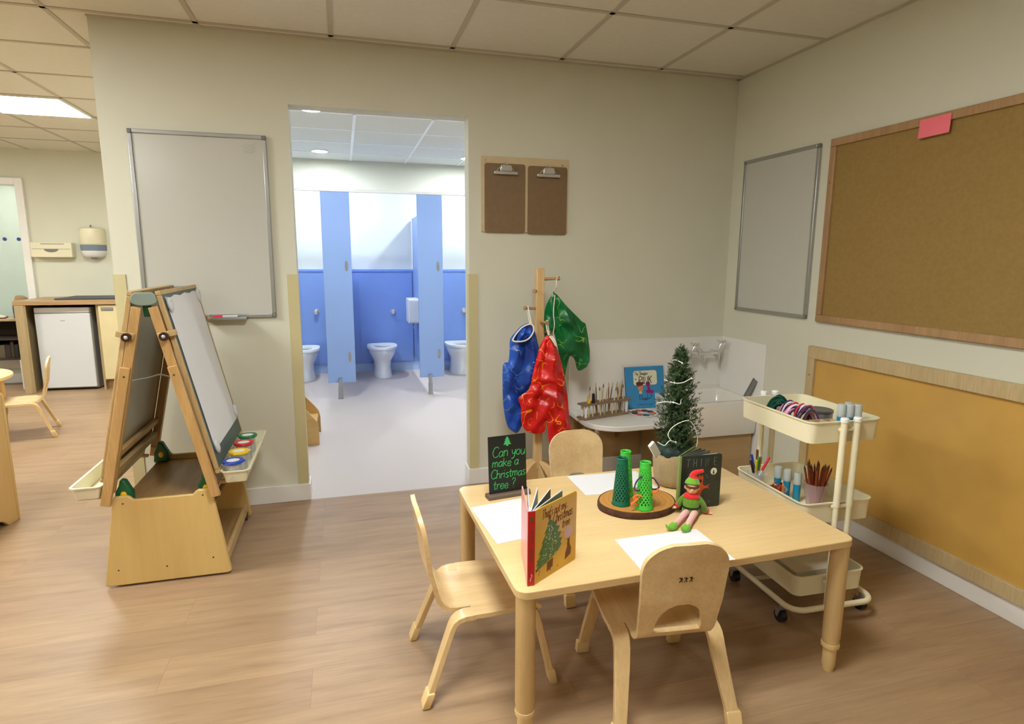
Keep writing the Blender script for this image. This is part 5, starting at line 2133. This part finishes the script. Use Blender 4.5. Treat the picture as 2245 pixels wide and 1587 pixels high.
# round of paints
t = thing('paint_palette', 'round plastic palette of coloured paint blocks on the white shelf', 'palette', (-.655, -.205, SZ), .3)
b = MB()
b.lathe([(.001, .001), (.082, .001), (.09, .008), (.087, .009), (.08, .004), (.001, .004)], n=30)
b.done('dish', M['white_pl'], t)
cols = [(36, 60, 120), (120, 50, 40), (206, 120, 60), (150, 70, 50), (70, 70, 74), (196, 96, 110), (50, 90, 120), (170, 160, 150), (200, 110, 70)]
for i, c in enumerate(cols):
    a = 2 * PI * i / len(cols)
    b = MB()
    b.lathe([(.018, .0045), (.019, .010), (.001, .012)], c=(.055 * math.cos(a), .055 * math.sin(a), 0), n=16)
    b.done('paint_block', plain('paint_%d' % i, c, .6), t)

# ------------------------------------------------------------------ trolley
TXc, TYc = -.653, -1.49
t = thing('trolley', 'cream metal three-tier trolley on castors full of craft things', 'trolley', (TXc, TYc, 0), R(-2))
for z1, nm in ((.768, 'tray'), (.467, 'tray'), (.187, 'tray')):
    b = MB()
    open_tray(b, -.15, .15, -.205, .205, z1 - .078, z1, .032, .004, .003, .004, n=6)
    b.done(nm, M['cream'], t)
for ye in (-1, 1):
    for x in (-.027, .027):
        b = MB()
        y = ye * .2215
        b.cyl((x, y, .07), (x, y, .462), .0095, n=14)
        b.cyl((x, y, .456), (x, y, .768), .0115, n=14)
        p = b.done('pole', M['cream'], t)
        b = MB()
        b.lathe([(.0115, .7682), (.014, .7684), (.014, .78), (.011, .784), (.001, .7845)], c=(x, y, 0), n=16)
        b.done('pole_cap', M['white_pl'], p)
    for z in (.74, .455, .165):
        b = MB()
        b.box(-.04, .04, *sorted((ye * .2095, ye * .2215)), z - .006, z + .006)
        b.done('bracket', M['cream'], t, bevel=.002)
b = MB()
b.tube([(p[0], p[1], .074) for p in rrect(-.178, .178, -.235, .235, .055, 8)], .0105, 10, closed=True)
b.tube([(-.178, .0, .074), (.178, .0, .074)], .008, 8)
b.done('base_ring', M['cream'], t)
for x, y in ((-.176, -.17), (.176, -.17), (-.176, .12), (.176, .12)):
    b = MB()
    b.cyl((x - .012, y, .0235), (x + .012, y, .0235), .0235, n=20)
    o = b.done('castor', M['black'], t)
    b = MB()
    b.prism([(y - .012, .05), (y + .014, .05), (y + .01, .022), (y - .002, .02)], 'yz', x - .0165, x - .0125)
    b.prism([(y - .012, .05), (y + .014, .05), (y + .01, .022), (y - .002, .02)], 'yz', x + .0125, x + .0165)
    b.box(x - .0165, x + .0165, y - .012, y + .014, .05, .053)
    b.cyl((x, y, .053), (x, y, .064), .007, n=12)
    b.done('fork', M['steel'], o)
TT = Matrix.Translation((TXc, TYc, 0)) @ Matrix.Rotation(R(-2), 4, 'Z')


def onT(x, y, z):
    return TT @ Vector((x, y, z))


Z1, Z2, Z3 = .768 - .0745, .467 - .0745, .187 - .0745
# tin
p = onT(.035, -.03, Z1)
t = thing('round_tin', 'round grey tin with a flat lid in the top tray of the trolley', 'tin', p)
b = MB()
b.lathe([(.044, 0), (.045, .003), (.046, .058), (.044, .062)], n=28)
b.done('body', M['tin'], t)
b = MB()
b.lathe([(.0462, .0621), (.048, .063), (.048, .071), (.045, .072), (.043, .070), (.001, .0695)], n=28)
b.done('lid', plain('dark_tin_lid', (122, 120, 122), .3, .6), t)
# divided wooden box
p = onT(-.012, -.150, Z1)
t = thing('divided_box', 'small pale wooden box with compartments in the front of the top tray', 'box', p, R(-2))
b = MB()
b.box(-.118, .022, -.036, .036, .0002, .006)
for a in ((-.118, .022, -.036, -.032), (-.118, .022, .032, .036), (-.118, -.114, -.032, .032), (.018, .022, -.032, .032), (-.072, -.068, -.032, .032), (-.026, -.022, -.032, .032)):
    b.box(*a, .006, .058)
b.done('box', M['frame_pale'], t, smooth=0)


def glue_stick(p, label, group):
    t = thing('glue_stick', label, 'glue stick', p, 0, group)
    b = MB()
    b.lathe([(.0125, 0), (.0135, .002), (.0135, .072), (.001, .072)], n=18)
    b.done('tube', M['glue_blue'], t)
    b = MB()
    b.lathe([(.0145, .0722), (.0148, .075), (.0143, .114), (.0125, .118), (.001, .1185)], n=18)
    b.done('cap', M['glue_cap'], t)
    return t


for x, y in ((.036, -.130), (.062, -.140), (.089, -.148), (.080, -.114)):
    glue_stick(onT(x - .006, y - .012, Z1), 'blue glue stick with frosted cap in the top tray of the trolley', 'glue sticks in the top tray')
for x, y in ((-.052, .063), (-.040, .023), (-.026, -.018)):
    glue_stick(onT(x, y, Z2), 'blue glue stick with frosted cap in the middle tray behind the cups', 'glue sticks in the middle tray')


# bundles of pipe cleaners
def bundle(p, rot, cols_, label, n, seed, spread=.03, hgt=.06):
    t = thing('pipe_cleaner_bundle', label, 'pipe cleaners', p, rot)
    rnd = random.Random(seed)
    groups = {}
    for i in range(n):
        groups.setdefault(cols_[i % len(cols_)], []).append(i)
    for cm, idx in groups.items():
        b = MB()
        for i in idx:
            ox = (i / n - .5) * spread * 2
            h = hgt * rnd.uniform(.75, 1.05)
            wdt = rnd.uniform(.028, .045)
            oy = rnd.uniform(-.008, .008)
            b.tube(smooth_path([(ox - .004, oy - wdt, .004), (ox, oy - wdt * .8, h * .6), (ox, oy - wdt * .2, h), (ox + .003, oy + wdt * .5, h * .8), (ox + .005, oy + wdt, .006)], 4), .0036, 6)
        b.done('stems', M[cm], t)
    return t


bundle(onT(-.052, .015, Z1 + .001), R(68), ['pc_purple', 'pc_pink', 'pc_white', 'pc_purple', 'pc_pink', 'pc_red'], 'pink purple and white pipe cleaners bent over in the top tray', 14, 3, .04, .09)
bundle(onT(-.050, -.062, Z1 + .001), R(85), ['pc_purple', 'pc_pink', 'pc_lime', 'pc_purple', 'pc_white', 'pc_red'], 'looped pink and lime pipe cleaners nearest the rim of the top tray', 12, 5, .03, .092)
bundle(onT(-.03, .122, Z1 + .001), R(60), ['pc_green', 'pc_green', 'pc_purple', 'pc_green'], 'dark green pipe cleaners heaped at the back of the top tray', 26, 11, .055, .08)


def cup(p, r0, r1, h, mat, label):
    t = thing('plastic_cup', label, 'cup', p)
    b = MB()
    b.lathe([(r0, 0), (r1, h - .003), (r1 + .002, h), (r1 - .001, h), (r0 - .0015, .002), (.0005, .002)], n=26)
    b.done('shell', mat, t)
    return t


cp = onT(.022, -.060, Z2)
cup(cp, .03, .043, .09, M['clear_pink'], 'clear pinkish cup full of brown pencils in the middle tray')
rnd = random.Random(6)
for i in range(24):
    a = 2 * PI * i / 24 * 3.02
    rr = .0195 * math.sqrt((i + .5) / 24)
    base = cp + Vector((rr * .75 * math.cos(a), rr * .75 * math.sin(a), .003))
    topd = Vector((rr * 2.0 * math.cos(a), rr * 1.6 * math.sin(a), .155 + rnd.uniform(-.012, .02)))
    t2 = thing('pencil', 'brown stained pencil standing point up in the pinkish cup', 'pencil', base, 0, 'brown pencils in the cup')
    b = MB()
    b.tube([(0, 0, 0), topd * .9], .0037, 6)
    b.done('barrel', M['pencil'], t2, smooth=0)
    b = MB()
    b.tube([topd * .9, topd * .975, topd], [.0037, .0014, .0006], 6)
    b.done('point', M['pencil_tip'], t2, smooth=0)

cp = onT(-.095, .012, Z2)
cup(cp, .03, .038, .05, M['clear_pink'], 'low clear bowl of short crayons in the middle tray')
for i, c in enumerate(('print_black', 'pen_white', 'pencil', 'print_orange', 'pencil', 'pc_orange', 'print_hair', 'print_orange', 'print_black', 'pencil', 'peg', 'print_orange')):
    a = i * 2.4
    rr = .024 * math.sqrt((i + .5) / 12)
    base = cp + Vector((rr * .7 * math.cos(a), rr * .7 * math.sin(a), .005))
    t2 = tag(MB().tube([(0, 0, 0), (.5 * rr * math.cos(a) + .006, .5 * rr * math.sin(a), .054 + .004 * (i % 3))], .004, 8).done('crayon', M[c]), 'short crayon or pencil stub in the low clear bowl', 'crayon', 'stubs in the low bowl')
    t2.location = base

cp = onT(-.105, .125, Z2)
cup(cp, .028, .038, .075, M['clear'], 'clear cup of felt pens at the back of the middle tray')
for i, (c, dx, dy, L) in enumerate((('black', -.05, -.010, .135), ('blue', -.030, .014, .15), ('yellow', -.018, -.016, .132), ('green', .0, -.006, .138), ('brown', .008, .02, .165), ('olive', .022, .004, .137), ('red', .058, -.03, .15))):
    base = cp + Vector((-dx * .2, -dy * .3, .004))
    t2 = thing('felt_pen', c + ' capped felt pen in the clear cup on the trolley', 'felt pen', base)
    e = Vector((dx, dy, L))
    e = e.normalized() * L
    b = MB()
    b.tube([(0, 0, 0), e * .6], .0042, 10)
    b.done('barrel', M['pen_white'], t2)
    b = MB()
    b.tube([e * .58, e * .62, e * .97, e], [.0048, .0054, .0054, .004], 10)
    b.done('cap', M['pen_' + c], t2)
p = onT(.035, -.155, Z2)
t = thing('tape_roll', 'grey roll of tape lying in the front of the middle tray', 'tape', p)
b = MB()
b.lathe([(.026, .001), (.04, .001), (.04, .022), (.026, .022), (.026, .001)], n=30, caps=False)
b.done('tape', plain('clear_tape', (190, 180, 176), .3), t)
b = MB()
b.lathe([(.024, .001), (.0258, .001), (.0258, .022), (.024, .022), (.024, .001)], n=30, caps=False)
b.done('core', M['grey_pl'], t)
b = MB(TT)
b.prism(rrect(-.125, .105, -.17, .17, .008, 3), 'xy', Z3 + .0005, Z3 + .074)
tag(b.done('paper_stack', plain('stacked_paper', (206, 200, 186), .8), smooth=0), 'thick stack of white paper in the bottom tray of the trolley', 'paper')

# ------------------------------------------------------------------ the room on the left
t = thing('worktop_unit', 'wood-edged worktop on a round leg panel in the far left room', 'counter', (-4.6, 3.78, 0))
b = MB()
b.box(-.80, 1.07, -.34, .315, .862, .905)
b.done('worktop', M['worktop'], t, bevel=.004)
b = MB()
b.box(-.785, -.745, -.31, .29, 0, .8615)
b.prism([(-.79 + .0, -.31), (-.79, -.34), (-.72, -.34), (-.70, -.32), (-.72, -.31)], 'xy', 0, .8615)
b.done('leg_panel', M['panel_wood'], t, bevel=.004)
b = MB()
b.box(-.125, -.105, -.30, .31, 0, .8615)
b.done('end_panel', M['panel_wood'], t, bevel=.002)
b = MB()
b.box(-.104, 1.07, -.30, .31, .1, .8615)
b.box(-.104, 1.07, -.25, .31, 0, .0995)
b.done('carcass', M['worktop'], t, smooth=0)
b = MB()
b.box(-.098, .40, -.319, -.301, .11, .852)
dd = b.done('door', M['cabinet'], t, bevel=.002)
b = MB()
b.box(-.075, .035, -.3205, -.3192, .795, .835)
b.box(-.068, .028, -.331, -.3207, .808, .818)
b.done('handle', M['steel'], dd, bevel=.001)

t = thing('fridge', 'small white under-counter fridge in the far left room', 'fridge', (-5.02, 3.76, 0), R(-3))
b = MB()
b.box(-.238, .238, -.19, .26, .012, .83)
b.done('cabinet', M['fridge_side'], t, bevel=.004)
b = MB()
b.box(-.24, .24, -.24, -.192, .03, .775)
b.done('door', M['fridge'], t, bevel=.006)
b = MB()
b.box(-.24, .24, -.24, -.192, .779, .832)
b.done('top_band', M['fridge'], t, bevel=.006)
b = MB()
b.box(-.02, .02, -.2412, -.2402, .70, .706)
b.done('badge', M['steel'], t)
for x in (-.2, .2):
    for y in (-.16, .2):
        b = MB()
        b.cyl((x, y, 0), (x, y, .0118), .018, n=12)
        b.done('foot', M['black'], t)

t = thing('paper_towel_dispenser', 'cream paper towel dispenser on the wall beside the window', 'dispenser', (-5.245, 4.0995, 1.395))
b = MB()
b.box(-.185, .185, -.10, 0, -.078, .075)
b.done('case', M['cream_pl'], t, bevel=.006)
b = MB()
b.prism([(-.065, .005), (.065, .005)] + [(.065 * math.cos(a), .005 - .032 * math.sin(a)) for a in [PI * k / 10 for k in range(1, 10)]], 'xz', -.1012, -.1002)
b.box(-.17, .17, -.1012, -.1002, .005, .009)
b.box(-.09, .12, -.1012, -.1002, .055, .062)
b.done('slot', M['grey_pl'], t)
t = thing('soap_dispenser', 'white wall dispenser with smoky blue band above the worktop', 'dispenser', (-4.885, 4.0995, 1.45))
b = MB()
n = 20


def dsec(hw, d, z):
    return [(hw * math.cos(a), -.012 - d * abs(math.sin(a)) ** .8, z) for a in [PI * k / n for k in range(n + 1)]] + [(-hw, -.0005, z), (hw, -.0005, z)]


b.loft([dsec(.115, .135, 0), dsec(.118, .145, .02), dsec(.118, .145, .13), dsec(.112, .135, .165), dsec(.09, .1, .178)])
b.done('cover', M['cream_pl'], t, smooth=50)
b = MB()
b.loft([dsec(.113, .135, -.062), dsec(.115, .138, -.0005)])
b.done('window_band', M['disp_blue'], t, smooth=50)
b = MB()
b.loft([dsec(.07, .09, -.135), dsec(.10, .125, -.11), dsec(.113, .136, -.0625)])
b.done('base', M['white_pl'], t, smooth=50)
b = MB()
b.tube([(.01, -.06, -.146), (.01, -.06, -.1352)], .03, 14)
b.done('nozzle', M['grey_pl'], t)
b = MB()
b.cyl((-.01, -.02, .1785), (-.01, -.02, .205), .008, n=10)
b.done('key', M['grey_pl'], t)
b = MB()
b.box(-5.1, -4.2, 3.56, 4.06, .9055, .918)
tag(b.done('worktop_mat', M['dark_pl'], smooth=0, bevel=.004), 'dark grey slab lying at the back of the far worktop', 'mat')

t = thing('round_table', 'low round pale table at the left edge in the far room', 'table', (-5.19, 1.76, 0))
b = MB()
b.lathe([(.0005, .44), (.445, .44), (.45, .445), (.45, .462), (.445, .466), (.0005, .466)], n=56)
b.done('tabletop', M['birch'], t)
for a in (22, 112, 202, 292):
    x, y = .36 * math.cos(R(a)), .36 * math.sin(R(a))
    b = MB()
    b.lathe([(.032, .4395), (.032, .17), (.026, .15)], c=(x, y, 0), n=20)
    lg = b.done('leg', M['birch_v'], t)
    b = MB()
    b.lathe([(.026, .1498), (.023, .13), (.02, .02), (.016, 0)], c=(x, y, 0), n=18)
    b.done('adjustable_foot', M['birch_v'], lg)

t = thing('storage_unit', 'plain maple storage unit cut off by the left edge of the photo', 'cupboard', (-4.436, -.035, 0), R(-12))
b = MB()
b.prism([(-.4, .0), (.398, .0), (.40, .012), (.40, .645), (.392, .66), (-.4, .66)], 'xz', .221, .239)
b.done('front_panel', M['cab_wood'], t, bevel=.003)
for x0 in (-.4, .382):
    b = MB()
    b.prism([(-.22, 0), (-.17, 0), (-.14, .03), (-.11, .04), (.1, .04), (.13, .03), (.16, 0), (.22, 0), (.22, .655), (-.22, .655)], 'yz', x0, x0 + .018)
    b.done('side_panel', M['cab_wood'], t, bevel=.002)
for z in (.05, .62):
    b = MB()
    b.box(-.381, .381, -.2135, .22, z, z + .018)
    b.done('shelf', M['cab_wood'], t, smooth=0)

t = thing('low_bookcase', 'low wooden shelf unit with dark inside in front of the window', 'bookcase', (-5.85, 3.87, 0))
b = MB()
b.box(-.4, .4, -.17, .18, .69, .712)
b.done('top', M['panel_wood'], t, bevel=.003)
for x0 in (-.4, .38):
    b = MB()
    b.box(x0, x0 + .02, -.17, .18, .3, .6895)
    b.done('side_panel', M['panel_wood'], t)
for z in (.30, .50):
    b = MB()
    b.box(-.379, .379, -.16, .18, z, z + .02)
    b.done('shelf', M['beyond_dark'], t, smooth=0)
b = MB()
b.box(-.379, .379, .165, .18, .3205, .689)
b.done('back_panel', M['beyond_dark'], t, smooth=0)
for x0 in (-.395, .335):
    for y0 in (-.165, .115):
        b = MB()
        b.box(x0, x0 + .06, y0, y0 + .06, 0, .2995)
        b.done('leg', M['skirt'], t)
rnd = random.Random(5)
x = -.36
k = 0
while x < .32:
    w = rnd.uniform(.03, .06)
    hh = rnd.uniform(.12, .17)
    t2 = tag(MB().box(-5.85 + x, -5.85 + x + w - .003, 3.74, 3.93, .321, .321 + hh).done('storage_folder', plain('folder_%d' % k, [(44, 34, 26), (60, 46, 30), (34, 30, 28), (86, 74, 54)][k % 4], .8), smooth=0, bevel=.002),
             'dark folder in the low bookcase by the window', 'folder', 'dark folders in the low bookcase')
    x += w
    k += 1
t = thing('kraft_box', 'small brown cardboard box beside the left end of the worktop', 'box', (-5.50, 3.84, .7125), .2)
b = MB()
b.box(-.06, .06, -.06, .06, 0, .14)
b.done('body', plain('grey_carton', (96, 96, 88), .8), t, bevel=.002)
b = MB()
b.tube([(0, 0, .1402), (.0, 0, .165), (.01, 0, .21), (.012, 0, .222)], [.05, .055, .05, .02], 20)
b.done('lid', M['kraft'], t)
b = MB()
b.box(-.0595, -.02, -.0615, -.0602, .05, .11)
b.done('label_patch', plain('navy_patch', (50, 70, 110), .6), t)
t = thing('open_book', 'open dark book lying on the low bookcase at the left edge', 'book', (-5.76, 3.80, .7125), .3)
b = MB()
b.box(-.13, .13, -.09, .09, 0, .012)
b.done('cover', M['print_hair'], t, bevel=.002)
b = MB()
rows = [[(x, y, .0125 + .022 * math.sin(PI * abs(x) / .13) * .9 + .0004) for x in [-.12 + .24 * k / 16 for k in range(17)]] for y in (-.082, .082)]
b.sheet(rows, .0)if False else b.loft([[(x, y, z) for x in (-.12, .12) for y, z in ()] for _ in ()]) if False else None
for s in (-1, 1):
    pr = [(0, .0122)] + [(s * .12 * k / 8, .0122 + .02 * math.sin(PI * (k / 8) ** .7)) for k in range(1, 9)]
    b.prism(pr + [(s * .12, .0121)], 'xz', -.082, .082)
b.done('pages', M['print_white'], t)
b = MB()
b.box(-.09, -.03, -.03, .02, .034, .0345)
b.done('printed_picture', M['tree_green'], t)
